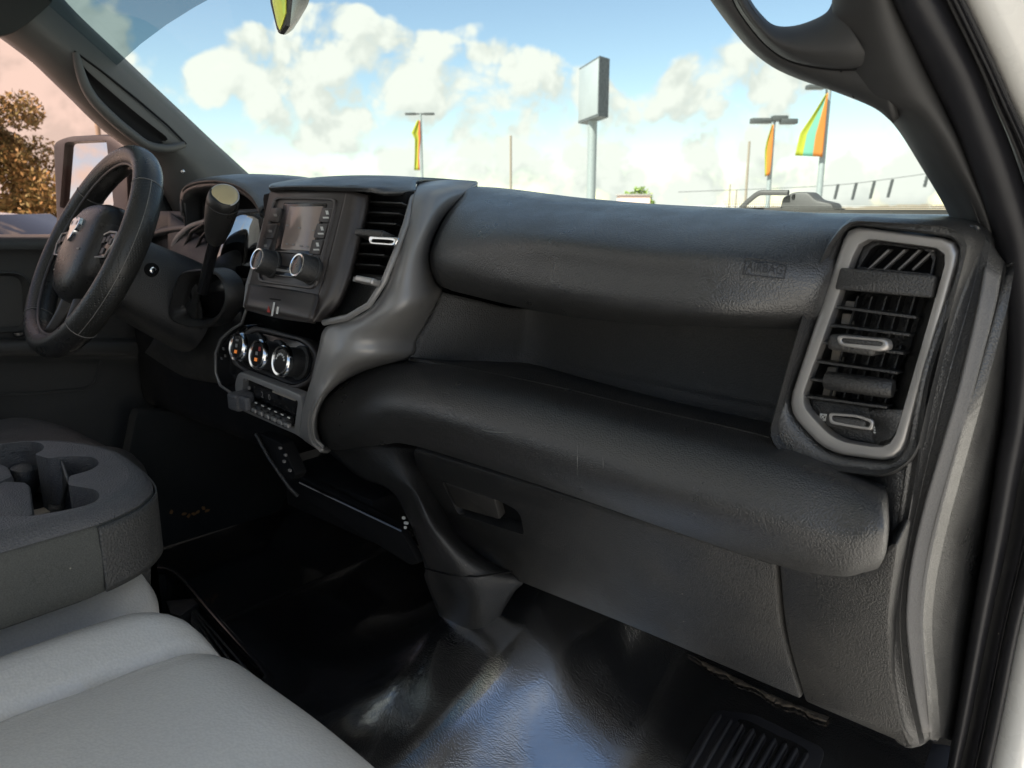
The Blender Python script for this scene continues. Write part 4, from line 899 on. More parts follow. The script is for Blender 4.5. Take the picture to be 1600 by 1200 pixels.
# ================================================================== left kick panel and driver door
KP = thing('side_kick_panel', U(290, 750, x=-.70), 'dark carpeted side panel with brown leaf litter in the driver footwell', 'kick panel')
plate('panel', UP([(214, 640, 12), (300, 642, 30), (430, 650, 20), (470, 720, 20), (440, 800, 20), (238, 862, 10), (194, 742, 10)], x=-.70), .03, M['carpet'], KP, .006, face=X)
for k, (a, b) in enumerate(((288, 803), (295, 806), (303, 803), (309, 800), (318, 794), (324, 798), (268, 800))):
    c = U(a, b, x=-.692); an = k * 1.3
    plate('leaf', [c + Y * (.006 * cos(an + t) * s_) + Z * (.005 * sin(an + t) * s_) for t, s_ in ((0, 1.2), (1.2, .7), (2.2, .9), (3.3, 1.1), (4.4, .6), (5.3, .8))], .0006, M['leaf'], KP, 0, face=X)
DD = thing('driver_door', (-.84, .35, .35), 'dark driver door panel with pull pocket under a pink tinted window', 'door')
xd = -.82
dp_ = [[U(px, 366, x=xd - .02), U(px, 374, x=xd + .004), U(px, 390, x=xd + .008), U(px, 400, x=xd - .01), U(px, 520, x=xd - .012), U(px, 528, x=xd + .0), U(px, 535, x=xd + .045), U(px, 553, x=xd + .048), U(px, 562, x=xd + .02), U(px, 620, x=xd + .012), U(px, 780, x=xd)] for px in (-260, -100, 0, 60, 120, 180, 240)]
sheet('door_panel', dp_, M['door'], DD, 3, 4, .01, 50)
fr_o = UP([(-120, 426), (30, 424), (48, 436), (50, 512), (40, 520), (-120, 524)], 12, x=xd + .002); fr_i = UP([(-120, 434), (26, 432), (38, 442), (40, 505), (32, 511), (-120, 514)], 10, x=xd + .002)
frame('pull_pocket', fr_o, fr_i, .02, M['door'], DD, .003, face=X, lift=.012)
plate('door_switch', UP([(20, 520), (45, 515), (48, 524), (24, 528)], 3, x=xd + .03), .006, M['gloss'], DD, .002, face=X)
tube('pocket_seam', [U(a, b, x=xd + .018) for a, b in ((-60, 618), (60, 614), (130, 608), (148, 598), (158, 562))], .003, M['door'], DD, 6)
M['pinkglass'] = glass('pink tinted window glass', (.95, .68, .60), .008)
mk('window_glass', [U(-300, 372, x=xd - .012), U(275, 372, x=xd - .012), U(262, 235, x=xd + .0), U(90, 90, x=xd + .01), U(-10, 30, x=xd + .02), U(-300, 20, x=xd + .02)], [tuple(range(6))], M['pinkglass'], DD, smooth=False)
plate('window_sail', UP([(225, 255), (262, 250), (275, 372), (215, 372)], 6, x=xd - .004), .012, M['hard'], DD, .002, face=X)
# door mirror outside the glass
xm = -1.02
MO = rp([(80, 222, 10), (98, 212, 12), (170, 208, 14), (196, 225, 14), (200, 345, 10), (208, 420, 10), (100, 425, 10), (86, 360, 10)], 10)
pmn = Vector((.30, -1, .10)).normalized(); pmc = U(135, 270, x=xm)
def pmp(C, r, off=0): return [U(p.x, p.y, pl=(pmc + pmn * off, pmn)) for p in rp(C, r)]
mface = [(101, 222), (166, 219), (178, 323), (93, 326)]
MIR = plate('side_mirror', [U(p.x, p.y, pl=(pmc, pmn)) for p in MO], .09, M['rubber'], DD, .012, face=pmn, holes=[pmp(mface, 6), pmp([(146, 338), (180, 336), (186, 402), (118, 404)], 5)], hd=.02)
plate('mirror_glass', pmp([(94, 216), (172, 213), (184, 329), (88, 332)], 4, -.012), .004, M['mirror'], MIR, 0, face=pmn)
plate('mirror_glass', pmp([(140, 333), (186, 330), (192, 408), (112, 410)], 4, -.012), .004, M['mirror'], MIR, 0, face=pmn)

# ================================================================== windshield pillars
LP_ = thing('windshield_pillar', (-.76, .9, .8), 'grey left windshield pillar trim with a recessed grab handle', 'pillar')
pl_ = [((-40, 30), (68, -40)), ((0, 57), (101, 0)), ((49, 94), (136, 36)), ((81, 124), (195, 91)), ((114, 156), (230, 124)), ((140, 182), (262, 154)), ((169, 208), (294, 184)), ((201, 231), (328, 216)), ((235, 258), (362, 247)), ((252, 292), (397, 279)), ((275, 335), (430, 308))]
def lp(a, b, t, x): return U(a[0] + (b[0] - a[0]) * t, a[1] + (b[1] - a[1]) * t, x=x)
LT_ = sheet('pillar_trim', [[lp(a, b, -.02, -.85), lp(a, b, 0, -.81), lp(a, b, .10, -.785), lp(a, b, .30, -.76), lp(a, b, .55, -.748), lp(a, b, .9, -.765), lp(a, b, 1, -.785)] for a, b in pl_], M['pillar2'], LP_, 5, 5, .01, 60)
GH = tube('grab_handle', cr([U(a, b, x=-.735) for a, b in ((118, 82), (124, 108), (134, 136), (150, 160), (176, 186), (205, 210), (232, 228), (262, 232), (288, 226))], 5), [.004 + .007 * sin(pi * (i + 1) / 43) ** .5 for i in range(41)], M['pillar2'], LP_, 12)
sheet('handle_recess_shade', [[U(a, b, x=-.742), U((a + c) / 2, (b + d) / 2, x=-.750), U(c, d, x=-.742)] for (a, b), (c, d) in (((126, 96), (121, 84)), ((138, 112), (134, 130)), ((172, 142), (152, 160)), ((205, 170), (185, 190)), ((240, 198), (215, 212)), ((258, 212), (236, 224)), ((262, 218), (250, 226)))], M['dark'], GH, 5, 4)  # dark sheet laid over the trim in place of the recess's shade
tube('handle_seam', [U(a, b, x=-.7475) for a, b in ((116, 80), (160, 112), (215, 156), (262, 196), (291, 225))], .0022, M['dark'], GH, 6)
for a, b in ((215, 232), (286, 268)): lathe('screw', U(a, b, x=-.752), Vector((.8, -.6, 0)), [(0, .005), (.003, .004), (.004, .002)], M['chrome'] if a > 250 else M['hard'], LP_, 12)
plate('upper_cap', UP([(-60, -40), (92, -40), (84, 2), (50, 32), (22, 52), (-10, 58), (-60, 40)], 12, x=-.738), .02, M['carpet'], LP_, .003, face=X)

RP_ = thing('windshield_pillar', (.80, .85, .80), 'black right windshield pillar with a grab handle, rubber seals and white door jamb', 'pillar')
pc2 = [((1296, -40, .64), (1385, -40, .60)), ((1300, 0, .645), (1400, 0, .62)), ((1298, 32, .65), (1416, 32, .635)), ((1308, 70, .66), (1434, 70, .65)), ((1322, 110, .67), (1452, 110, .665)), ((1338, 152, .69), (1473, 152, .68)), ((1374, 172, .71), (1488, 185, .69)), ((1405, 206, .73), (1505, 222, .70)), ((1440, 262, .76), (1526, 275, .715)), ((1470, 312, .79), (1543, 320, .725)), ((1487, 347, .81), (1555, 362, .735)), ((1492, 372, .83), (1562, 400, .745))]
def rpt(a, b, t, dy=0): return U(a[0] + (b[0] - a[0]) * t, a[1] + (b[1] - a[1]) * t, y=a[2] + (b[2] - a[2]) * t + dy)
sheet('pillar_trim', [[rpt(a, b, .02, .06), rpt(a, b, 0, .012), rpt(a, b, .06, -.004), rpt(a, b, .3, -.018), rpt(a, b, .62, -.024), rpt(a, b, .9, -.010), rpt(a, b, 1, .02)] for a, b in pc2], M['pillar'], RP_, 4, 5, .008, 60)
gb = [((1060, -60), (1128, -60), (1150, -60)), ((1085, -38), (1138, -30), (1158, -30)), ((1112, 2), (1148, 5), (1174, 2)), ((1140, 40), (1172, 42), (1189, 22)), ((1170, 75), (1200, 73), (1205, 37)), ((1205, 103), (1230, 93), (1222, 42)), ((1245, 122), (1265, 103), (1246, 40)), ((1300, 141), (1305, 108), (1273, 31)), ((1345, 158), (1338, 107), (1293, 19)), ((1372, 171), (1362, 99), (1303, 0)), ((1395, 190), (1378, 85), (1312, -30))]
sheet('handle_base', [[U(*o, y=.705), U(*o, y=.685), U(o[0] * .6 + e[0] * .4, o[1] * .6 + e[1] * .4, y=.668), U(*e, y=.662), U(e[0] * .8 + i[0] * .2, e[1] * .8 + i[1] * .2, y=.672)] for o, e, i in gb], M['pillar'], RP_, 5, 4, .006, 60)
GH = sheet('grab_handle', [[U(*e, y=.660), U(e[0] * .93 + i[0] * .07, e[1] * .93 + i[1] * .07, y=.648), U(e[0] * .6 + i[0] * .4, e[1] * .6 + i[1] * .4, y=.634), U(e[0] * .2 + i[0] * .8, e[1] * .2 + i[1] * .8, y=.640), U(*i, y=.655), U(*i, y=.672)] for o, e, i in gb[:-1]], M['pillar'], RP_, 6, 5, .006, 60)
tube('trim_seam', [U(1312, 107, y=.660), U(1320, 122, y=.6675), U(1334, 152, y=.682)], .0008, M['dark'], RP_, 6)
tube('trim_seam', cr([U(e[0], e[1], y=.6595) for o, e, i in gb[1:-1]], 5), .0012, M['dark'], RP_, 6)
# rubber seals and the painted jamb
jb = [((1385, -40, .60), (1460, -40, .62), (1484, -40, .615)), ((1402, 5, .62), (1481, 5, .64), (1505, 5, .63)), ((1447, 100, .66), (1527, 100, .67), (1551, 100, .66)), ((1482, 170, .685), (1556, 170, .695), (1583, 170, .685)), ((1508, 228, .70), (1580, 228, .712), (1610, 228, .70)), ((1540, 320, .725), (1610, 320, .735), (1650, 320, .72)), ((1562, 400, .745), (1625, 400, .75), (1680, 400, .735)), ((1576, 520, .76), (1626, 540, .765), (1690, 540, .75)), ((1572, 640, .77), (1612, 660, .775), (1672, 680, .76)), ((1560, 720, .775), (1594, 745, .78), (1654, 760, .765)), ((1544, 830, .78), (1574, 850, .785), (1626, 860, .77)), ((1520, 970, .785), (1545, 985, .79), (1594, 980, .775)), ((1497, 1110, .79), (1518, 1120, .795), (1568, 1110, .78)), ((1482, 1200, .79), (1500, 1200, .795), (1549, 1200, .78)), ((1474, 1260, .79), (1490, 1260, .795), (1534, 1260, .78))]
def seg(p, q, t, dy=0): return U(p[0] + (q[0] - p[0]) * t, p[1] + (q[1] - p[1]) * t, y=p[2] + (q[2] - p[2]) * t + dy)
sheet('weather_seal', [[seg(b, c, -.12, .05), seg(b, c, -.06, -.0), seg(b, c, .25, -.016), seg(b, c, .7, -.018), seg(b, c, 1.0, .0)] for b, c, d in jb], M['rubber'], RP_, 4, 5, .004, 60)
sheet('weather_seal', [[seg(c, d, -.04, .02), seg(c, d, .15, .008), seg(c, d, .4, .004), seg(c, d, .5, .010), seg(c, d, .62, -.004), seg(c, d, .92, -.004), seg(c, d, 1.0, .012)] for b, c, d in jb], M['rubber'], RP_, 4, 4, .004, 60)
sheet('painted_jamb', [[U(d[0] - 6, d[1], y=d[2] + .03), U(d[0] + 2, d[1], y=d[2] + .012), U(d[0] + 40, d[1] - 5, y=d[2] - .0), U(d[0] + 140, d[1] - 10, y=d[2] + .01), U(d[0] + 260, d[1] - 20, y=d[2] - .03)] for b, c, d in jb], M['white'], RP_, 3, 5, .006, 60)
plate('sill_plate', UP([(1455, 1160), (1490, 1165), (1480, 1260), (1380, 1260), (1400, 1200)], 4, z=.06), .02, M['rubber'], RP_, .002, face=Z)

# ================================================================== windshield and mirror
WS = thing('windshield', (0, 1.0, .80), 'wide clear windshield with a dark shade band across its upper edge', 'windshield')
wy = 1.06; GP = (Vector((0, wy, .80)), Vector((0, .80, 1)).normalized())
def gp(x, z): return Vector((x, wy - (z - .80) / .80, z))
M['glass'] = glass('clear green tinted glass', (.91, .985, .94), .015); M['band'] = glass('blue grey shade band', (.36, .44, .46), .03); M['frit'] = mat('black ceramic frit', (.012, .012, .013), .3)
mk('glass', [gp(-.86, .775), gp(.86, .775), gp(.76, 1.34), gp(-.76, 1.34)], [(0, 1, 2, 3)], M['glass'], WS, smooth=False)
bd = [U(a, b, pl=GP) for a, b in ((150, 128), (190, 95), (222, 66), (262, 36), (305, 9), (350, -16), (410, -45))]
bd = [b - GP[1] * .004 for b in bd] + [gp(.76, bd[-1].z + .004) - GP[1] * .004, gp(.76, 1.33) - GP[1] * .004, gp(-.78, 1.33) - GP[1] * .004]
mk('shade_band', bd, [tuple(range(len(bd)))], M['band'], WS, smooth=False)
mk('frit_border', [gp(-.85, .779) - GP[1] * .003, gp(.85, .779) - GP[1] * .003, gp(.84, .797) - GP[1] * .003, gp(.3, .7965) - GP[1] * .003, gp(-.84, .797) - GP[1] * .003], [(0, 1, 2, 3, 4)], M['frit'], WS, smooth=False)
# rows of fading frit dots along the lower edge
V = []; F = []
for r in range(7):
    for k in range(150):
        c = gp(.42 + .0028 * k + (r % 2) * .0014, .7985 + .0022 * r) - GP[1] * .003; s = .00105 * (1 - r / 8.5); n0 = len(V)
        V += [c + X * s * cos(t) + Vector((0, -.78, .62)) * s * sin(t) for t in (0, 1.05, 2.1, 3.14, 4.19, 5.24)]; F.append(tuple(range(n0, n0 + 6)))
setp(mk('frit_dots', V, F, M['frit'], WS, smooth=False, fix=False), kind='stuff')
RM = thing('rear_view_mirror', U(452, 20, y=.60), 'dark rear view mirror with a yellow green painted reflection hanging from the windshield', 'mirror')
ma, mb, mc, md_ = U(420, -30, y=.56), U(436, 52, y=.56), U(468, -30, y=.62), U(440, 54, y=.565)
sheet('mirror_housing', [[U(436, 52, y=.563), U(446, 54, y=.575), U(458, 46, y=.60), U(462, 38, y=.61)], [U(446, 30, y=.56), U(456, 34, y=.585), U(470, 26, y=.61), U(476, 16, y=.62)], [U(452, -10, y=.56), U(466, -5, y=.59), U(482, 0, y=.62), U(486, -10, y=.625)], [U(455, -60, y=.56), U(470, -60, y=.59), U(490, -60, y=.62), U(494, -60, y=.63)]], M['gloss'], RM, 6, 6, .003)
plate('mirror_bezel', [U(a, b, y=.557) for a, b in ((417, -60), (422, 5), (432, 46), (437, 53), (446, 40), (456, -60))], .006, M['hard'], RM, .001)
plate('mirror_face', [U(a, b, y=.5555) for a, b in ((422, -60), (425, 2), (433, 40), (437, 47), (446, 20), (446, -60))], .002, M['lime'], RM, .0005)
tube('mirror_stem', [U(470, -30, y=.62), U(490, -70, y=.68), U(500, -110, y=.72)], .008, M['gloss'], RM, 10)

# ================================================================== outside
GZ = -.98
M['asphalt'] = mat('pale concrete', (.36, .345, .32), .9, 60, .2, kind='noise', var=.2, vs=.6); M['grass'] = mat('dry grass', (.13, .14, .05), .9, 0, var=.4, vs=.3)
M['steel'] = mat('galvanised steel', (.24, .27, .27), .5, 0, metal=.3, var=.08); M['darksteel'] = mat('dark lamp steel', (.045, .05, .05), .5, 0); M['wood'] = mat('weathered pole wood', (.20, .17, .13), .8, 0, var=.2)
G = mk('ground', [(-1500, -800, GZ), (1500, -800, GZ), (1500, 2500, GZ), (-1500, 2500, GZ)], [(0, 1, 2, 3)], M['asphalt'], None, smooth=False); setp(G, 'flat pale concrete ground reaching the horizon', kind='structure')
hood_m = M['white']
HB = sheet('truck_hood', [[Vector((x, 1.10 - .12 * abs(x), .75 - .04 * abs(x))), Vector((x, 1.5, .765 - .05 * x * x)), Vector((x, 2.1, .755 - .07 * x * x)), Vector((x, 2.35, .70 - .1 * x * x)), Vector((x, 2.42, .45))] for x in (-.95, -.5, 0, .5, .95)], M['white'], None, 6, 6, .02)
HB.name = 'truck_hood'; setp(HB, 'white truck hood stretching forward below the windshield', 'hood')
# dark bracket past the glass
BR_ = thing('frame_bracket', U(1225, 318, d=2.0), 'grey bracket with a sloping open handle standing past the windshield base', 'bracket')
y0 = 1.62
plate('bracket_block', UP([(1218, 325), (1222, 308), (1240, 300), (1262, 300), (1274, 312), (1300, 318), (1303, 328), (1190, 330)], 5, y=y0), .05, M['pillar'], BR_, .006)
tube('handle_bar', cr([U(a, b, y=y0 - .01) for a, b in ((1158, 325), (1172, 312), (1186, 302), (1200, 301), (1232, 301))], 5), .0055, M['pillar'], BR_, 10)
plate('bracket_foot', UP([(1150, 324), (1305, 326), (1300, 338), (1140, 338)], 3, y=y0 + .01), .06, M['dark'], BR_, .004)
plate('slot', UP([(1238, 304), (1242, 303), (1241, 310), (1236, 310)], 1, y=y0 - .003), .004, M['dark'], BR_, 0)

def pole(px, py_top, d, r, m, parent, name='pole', lean=0):
    t = U(px, py_top, d=d); b = Vector((t.x, t.y, GZ)); return tube(name, [b, b.lerp(t, .5), t], [r * 1.25, r * 1.1, r], M[m], parent, 10)
# pylon sign
SG = thing('pylon_sign', U(922, 320, d=60), 'tall pylon sign with a pale box on a single steel post', 'sign'); SG.location.z = GZ; WL[SG.name] = SG.location.copy()
B = U(937, 87, d=60); B2 = U(937, 181, d=60); A = U(905, 107, d=65.2); C_ = U(953, 86, d=61.3); dn = B.z - B2.z
A = Vector((A.x, A.y, B.z)); C_ = Vector((C_.x, C_.y, B.z)); Dd = A + C_ - B
M['signface'] = mat('pale translucent sign face', (.25, .275, .285), .4, 0, var=.06, vs=.35); M['signside'] = mat('speckled grey sign case', (.075, .085, .09), .7, 9, .5, kind='noise', var=.4, vs=5)
SB = mk('sign_case', [p - Z * h for h in (0, dn) for p in (A, B, C_, Dd)], [(0, 1, 2, 3), (4, 7, 6, 5), (0, 4, 5, 1), (1, 5, 6, 2), (2, 6, 7, 3), (3, 7, 4, 0)], M['signside'], SG, smooth=False)
nA = (B - A).cross(Z).normalized(); nA = nA if nA.dot(CAM - A) > 0 else -nA
f4 = [A.lerp(B, .02) - Z * .15, A.lerp(B, .97) - Z * .15, A.lerp(B, .97) - Z * (dn - .15), A.lerp(B, .02) - Z * (dn - .15)]
plate('sign_face', [p + nA * .04 for p in f4], .035, M['signface'], SB, .01, face=nA)
pc_s = (A + C_) / 2
tube('sign_post', [Vector((pc_s.x, pc_s.y, GZ)), Vector((pc_s.x, pc_s.y, B.z - dn + .1))], .36, M['steel'], SG, 12)
# lamps with flags
def cloth(name, pts, stripes, label, grp, amp=.12):
    """wind-rippled striped flag between a pole edge and a free edge: pts = rows of (pole point, free point)"""
    n = 14; me_pts = []; rows = resample([p for p, q in pts], 16), resample([q for p, q in pts], 16)
    V = []
    for a, b in zip(*rows):
        nn = (b - a).cross(Z).normalized() if (b - a).length > 1e-4 else Y
        for k in range(n + 1): t = k / n; V.append(a.lerp(b, t) + nn * amp * sin(t * 7 + a.z) * t)
    o = mk(name, V, gridfaces(16, n + 1), M[stripes[0]], None, 80)
    for s in stripes[1:]: o.data.materials.append(M[s])
    for p in o.data.polygons: p.material_index = min(len(stripes) - 1, int((p.index % n) / n * len(stripes)))
    md = o.modifiers.new('thickness', 'SOLIDIFY'); md.thickness = .01
    return setp(o, label, 'flag', grp)
def tl(name, c):
    m = mat(name, c, .8, 0, var=.06, vs=.8); nt = m.node_tree; t = nt.nodes.new('ShaderNodeBsdfTranslucent'); t.inputs[0].default_value = (*c, 1); x = nt.nodes.new('ShaderNodeMixShader'); x.inputs[0].default_value = .5
    nt.links.new(nt.nodes['Principled BSDF'].outputs[0], x.inputs[1]); nt.links.new(t.outputs[0], x.inputs[2]); nt.links.new(x.outputs[0], nt.nodes['Material Output'].inputs[0]); M[name] = m
tl('orange flag cloth', (.62, .25, .05)); tl('teal flag cloth', (.18, .45, .34)); tl('lime flag cloth', (.45, .48, .05)); tl('red flag cloth', (.70, .22, .08))
g_l = 'lamp posts of the lot'; g_f = 'striped flags on the posts'
L1 = thing('lamp_post', U(656, 320, d=48), 'slim lamp post with two flat heads behind a narrow yellow flag', 'lamp post', g_l); L1.location.z = GZ; WL[L1.name] = L1.location.copy()
pole(657, 178, 48, .07, 'steel', L1)
c = U(656, 178, d=48); rr = Vector((cos(HEAD), sin(HEAD), 0))
for s in (-1, 1): box('lamp_head', c + rr * .55 * s, (.62, .35, .13), M['darksteel'], L1, (rr, Z.cross(rr), Z), .04)
tube('cross_arm', [c - rr * .3, c + rr * .3], .05, M['darksteel'], L1, 8)
d = 47.9
cloth('flag', [(U(656, 188, d=d), U(652, 188, d=d)), (U(657, 215, d=d), U(643, 208, d=d)), (U(656, 226, d=d), U(648, 216, d=d)), (U(655, 245, d=d), U(648, 240, d=d)), (U(656, 266, d=d), U(647, 266, d=d))], ['red flag cloth', 'lime flag cloth', 'lime flag cloth', 'lime flag cloth'], 'narrow limp yellow green flag on the lamp post left of the pylon sign', g_f, .06)
L2 = thing('lamp_post', U(1207, 320, d=36), 'lamp post with twin flat heads behind a narrow orange and yellow flag', 'lamp post', g_l); L2.location.z = GZ; WL[L2.name] = L2.location.copy()
pole(1209, 186, 36, .09, 'steel', L2)
c = U(1209, 188, d=36)
for a, b, w in ((1189, 189, 30), (1218, 185, 22), (1232, 190, 24)): box('lamp_head', U(a, b, d=36), (w * 36 / 1232, .4, .22), M['darksteel'], L2, (rr, Z.cross(rr), Z), .05)
tube('cross_arm', [c - rr * .5, c + rr * .5], .06, M['darksteel'], L2, 8)
d = 35.8
cloth('flag', [(U(1209, 195, d=d), U(1206, 195, d=d)), (U(1208, 220, d=d), U(1198, 220, d=d)), (U(1206, 245, d=d), U(1195, 235, d=d)), (U(1203, 273, d=d), U(1195, 276, d=d))], ['orange flag cloth', 'orange flag cloth', 'lime flag cloth'], 'narrow furled orange and yellow flag on the twin lamp post', g_f, .05)
L3 = thing('lamp_post', U(1287, 320, d=24), 'near lamp post carrying the widest striped flag beside the right pillar', 'lamp post', g_l); L3.location.z = GZ; WL[L3.name] = L3.location.copy()
a_, b_ = U(1295, 138, d=24), U(1279, 312, d=24.0); dirp = (b_ - a_) / (a_.z - b_.z)
tube('pole', [a_ + dirp * (a_.z - GZ), b_, a_], [.11, .09, .08], M['steel'], L3, 10)
for s in (-1, 1): box('lamp_head', a_ + rr * .36 * s + Z * .03, (.50, .3, .12), M['darksteel'], L3, (rr, Z.cross(rr), Z), .04)
d = 23.8
cloth('flag', [(U(1294, 145, d=d), U(1290, 147, d=d)), (U(1292, 170, d=d), U(1268, 182, d=d)), (U(1289, 205, d=d), U(1250, 208, d=d)), (U(1285, 245, d=d), U(1242, 243, d=d))], ['orange flag cloth', 'orange flag cloth', 'teal flag cloth', 'teal flag cloth', 'lime flag cloth', 'lime flag cloth'], 'large orange, teal and lime striped flag on the near lamp post', g_f, .05)
# far poles, span wire with signals
for (px, t, d, r, lb) in ((798, 212, 90, .12, 'thin bare utility pole between the yellow flag and the pylon sign'), (1171, 221, 80, .11, 'bare utility pole just left of the twin lamp post'), (1141, 288, 120, .10, 'shortest far pole near the windshield base'), (1151, 296, 140, .10, 'faint far pole beside the shortest pole')):
    o = pole(px, t, d, r, 'wood', None, 'utility_pole'); setp(o, lb, 'utility pole', 'far utility poles')
w0 = U(1100, 320, d=70); 
def wirepts(d=62): return [U(a, b, d=d) for a, b in ((1060, 300), (1170, 296), (1260, 292), (1330, 287), (1400, 278), (1470, 268), (1560, 252))]
setp(tube('span_wire', cr(wirepts(), 6), .02, M['darksteel'], None, 6), 'thin dark wire spanning the road above the windshield base', 'wire')
for k, (a, b0, b1) in enumerate(((1307, 289, 310), (1335, 287, 311), (1363, 285, 309), (1391, 282, 307), (1447, 275, 291))):
    c = U(a, (b0 + b1) / 2, d=62); h = (b1 - b0) * 62 / 1232
    t = thing('traffic_signal', c, ['dark traffic signal hanging leftmost on the span wire', 'dark traffic signal hanging second from the left on the span wire', 'dark traffic signal hanging middle of the span wire', 'dark traffic signal fourth along the span wire', 'faint traffic signal hanging nearest the right pillar'][k], 'traffic signal', 'signals on the span wire')
    lean = Vector((rr.x, rr.y, 0)) * .08 * h
    mk('signal_case', [c + rr * x + Z.cross(rr) * y + Z * z_ * h / 2 + lean * z_ for z_ in (-1, 1) for x, y in ((-.08, -.08), (.08, -.08), (.08, .08), (-.08, .08))], [(0, 3, 2, 1), (4, 5, 6, 7), (0, 1, 5, 4), (1, 2, 6, 5), (2, 3, 7, 6), (3, 0, 4, 7)], M['darksteel'], t, smooth=False)
    for q in (-1, 0, 1): lathe('signal_lamp', c + Z * q * h * .3 + lean * q * .6 - Z.cross(rr) * -.12, Z.cross(rr), [(0, .06), (.05, .06), (.06, .03)], M['gloss'], t, 12)
# trees
def leafmat(name, a, b):
    m = mat(name, a, .75, 0, var=.3, vs=1.2); nt = m.node_tree; p = nt.nodes['Principled BSDF']; g = nt.nodes.new('ShaderNodeNewGeometry'); cr_ = nt.nodes.new('ShaderNodeMix'); cr_.data_type = 'RGBA'
    cr_.inputs[6].default_value = (*a, 1); cr_.inputs[7].default_value = (*b, 1); nt.links.new(g.outputs['Random Per Island'], cr_.inputs[0]); nt.links.new(cr_.outputs[2], p.inputs['Base Color']); M[name] = m
leafmat('olive and rust leaves', (.13, .12, .035), (.22, .13, .04)); leafmat('green leaves', (.12, .20, .04), (.20, .26, .06))
def tree(base, h, rx, rz, m, label, n=9000, ls=.12, seed=1):
    rnd = random.Random(seed); t = thing('tree', base, label, 'tree'); tp = base + Z * h
    tube('trunk', [base, base + Z * h * .3 + X * .1, base + Z * h * .55, base + Z * h * .8], [h * .03, h * .022, h * .014, h * .005], M['wood'], t, 9)
    cl = []
    for k in range(46):
        a = rnd.uniform(0, 2 * pi); e = math.asin(rnd.uniform(-.75, 1)); q = rnd.uniform(.45, 1.0)
        cl.append((base + Z * (h - rz) + Vector((cos(a) * cos(e) * rx * q, sin(a) * cos(e) * rx * q, sin(e) * rz * q)), rnd.uniform(.18, .38) * rx))
    for k in range(9):
        c = cl[k][0]; s = base + Z * h * rnd.uniform(.25, .5); tube('limb', [s, s.lerp(c, .5) + Z * .1, c], [h * .012, h * .007, h * .003], M['wood'], t, 6)
    V = []; F = []
    for k in range(n):
        c, r = rnd.choice(cl); v = Vector((rnd.gauss(0, 1), rnd.gauss(0, 1), rnd.gauss(0, 1))).normalized() * r * rnd.random() ** .4
        p = c + v; u = Vector((rnd.gauss(0, 1), rnd.gauss(0, 1), rnd.gauss(0, 1))).normalized(); w = u.cross(Vector((rnd.gauss(0, 1), rnd.gauss(0, 1), rnd.gauss(0, 1)))).normalized(); s = ls * rnd.uniform(.6, 1.3); i = len(V)
        V += [p - u * s, p + w * s * .45, p + u * s, p - w * s * .45]; F.append((i, i + 1, i + 2, i + 3))
    mk('crown', V, F, M[m], t, smooth=False, fix=False)
def gnd(px, d): p = U(px, 400, d=d); return Vector((p.x, p.y, GZ))
tree(gnd(-5, 17), 3.95, 1.35, 1.9, 'olive and rust leaves', 'olive and rust leaved tree beyond the driver window', 34000, .050, 4)
tree(gnd(990, 85), 3.3, 1.9, 1.4, 'green leaves', 'small round green tree on the horizon right of the pylon sign', 3000, .2, 9)
# low pinkish building in front of the far tree
b0 = gnd(991, 78); 
LB = thing('building', b0, 'low pale pink building in front of the small horizon tree', 'building'); M['stucco'] = mat('pale pink stucco', (.62, .45, .38), .8, 0); M['roofing'] = mat('grey roofing', (.3, .28, .27), .8, 0)
dv_ = Z.cross(rr); tz = U(990, 305, d=78).z
box('wall', Vector((b0.x, b0.y, (GZ + tz) / 2)) + dv_ * 2, (2.9, 3, tz - GZ), M['stucco'], LB, (rr, dv_, Z), .02); box('roof', Vector((b0.x, b0.y, tz + .05)) + dv_ * 2, (3.2, 3.3, .12), M['roofing'], LB, (rr, dv_, Z), .03)
plate('window', [Vector((b0.x, b0.y, 0)) + dv_ * .48 + rr * a + Z * z_ for a, z_ in ((-.9, -.2), (.1, -.2), (.1, .6), (-.9, .6))], .06, M['gloss'], LB, .01, face=-dv_)
# distant tree line along the horizon
V = []; F = []; rnd = random.Random(12)
for k in range(5200):
    px = rnd.uniform(-400, 1700); d = rnd.uniform(240, 300); p = U(px, 400, d=d); hh = GZ + rnd.random() ** 1.4 * (1.2 + .7 * sin(px * .021) * sin(px * .007 + 1)); s = rnd.uniform(.35, .8)
    c = Vector((p.x, p.y, hh)); i = len(V); u = rr * s; V += [c - u, c + Z * s * .8 + dv_ * s * .3, c + u, c - Z * s * .8 - dv_ * s * .3]; F.append((i, i + 1, i + 2, i + 3))
setp(mk('distant_trees', V, F, M['wood'], None, smooth=False, fix=False), 'low line of distant trees along the horizon', kind='stuff')

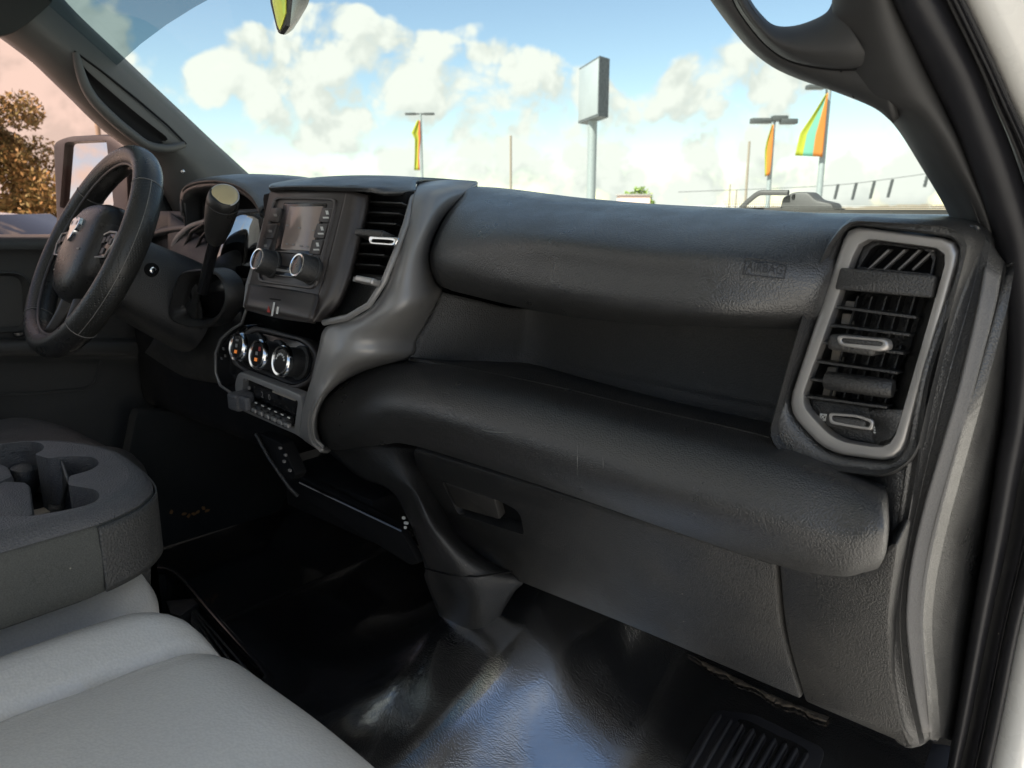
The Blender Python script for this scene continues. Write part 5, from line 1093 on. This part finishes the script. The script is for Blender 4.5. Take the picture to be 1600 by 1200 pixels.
# parked cars beyond the driver window
M['carglass'] = mat('dark car window', (.02, .024, .03), .05, 0, spec=.8, var=0, rv=.02); M['carpaint'] = mat('pale silver blue car paint', (.50, .56, .64), .25, 0, metal=.2, coat=.7, var=.02)
M['carpaint2'] = mat('pale beige car paint', (.62, .56, .50), .25, 0, coat=.7, var=.02)
def car(c, ang, m, label, hs=1):
    t = thing('parked_car', Vector((c.x, c.y, GZ)), label, 'car', 'cars parked beyond the driver window'); ca = Vector((cos(ang), sin(ang), 0)); cb = Z.cross(ca); o = Vector((c.x, c.y, GZ))
    prof = [(-2.2, .45), (-2.25, .75), (-2.05, .95), (-1.5, 1.0), (-.85, 1.38), (-.2, 1.48), (.5, 1.42), (1.15, 1.02), (1.9, .90), (2.2, .72), (2.22, .42), (1.8, .28), (-1.8, .28)]
    prof = [(a, b * hs) for a, b in prof]; L = []
    for w, k in ((-.80, .93), (-.88, .99), (-.72, 1.0), (0, 1.012), (.72, 1.0), (.88, .99), (.80, .93)):
        L.append([o + ca * (a * (1 if abs(w) < .8 else .985)) + cb * w * (1 - .22 * max(0, b / hs - .9) / .6) + Z * (.28 + (b - .28) * k) for a, b in prof])
    rings('body', L, M[m], t, True, True, 30)
    for s in (-1, 1):
        P = [(a, b * hs) for a, b in ((-1.2, 1.02), (-.75, 1.34), (-.15, 1.42), (.42, 1.36), (.98, 1.02))]
        plate('side_window', [o + ca * a + cb * s * (.895 * (1 - .22 * max(0, b / hs - .9) / .6) + .004) + Z * b for a, b in P], .02, M['carglass'], t, .004, face=cb * s)
        for a in (-1.4, 1.4):
            wh = lathe('wheel', o + ca * a + cb * s * .72 + Z * .32, cb * s, [(0, .32), (.16, .32), (.18, .30)], M['rubber'], t, 24); lathe('rim', o + ca * a + cb * s * .90 + Z * .32, cb * s, [(0, .20), (.01, .19), (.015, .05)], M['silver'], wh, 20)
    for (a0, b0_), (a1, b1_) in (((.55, 1.41), (1.13, 1.05)), ((-.9, 1.37), (-1.47, 1.03))):
        plate('windscreen', [o + ca * (a0 + (.03 if a0 > 0 else -.03)) + cb * w * .62 + Z * (b0_ * hs + .03) for w in (-1, 1)] + [o + ca * (a1 + (.03 if a1 > 0 else -.03)) + cb * w * .70 + Z * (b1_ * hs + .03) for w in (1, -1)], .02, M['carglass'], t, .004, face=ca * (1 if a0 > 0 else -1) + Z)
car(gnd(-135, 6.5), HEAD, 'carpaint', 'pale blue silver parked car nearest the driver window', 1.2); car(gnd(90, 19), HEAD + .5, 'carpaint2', 'pale beige parked car farther back beside the door mirror')
o = pole(141, 100, 40, .10, 'wood', None, 'utility_pole'); setp(o, 'slim pole rising behind the left door mirror', 'utility pole', 'far utility poles')
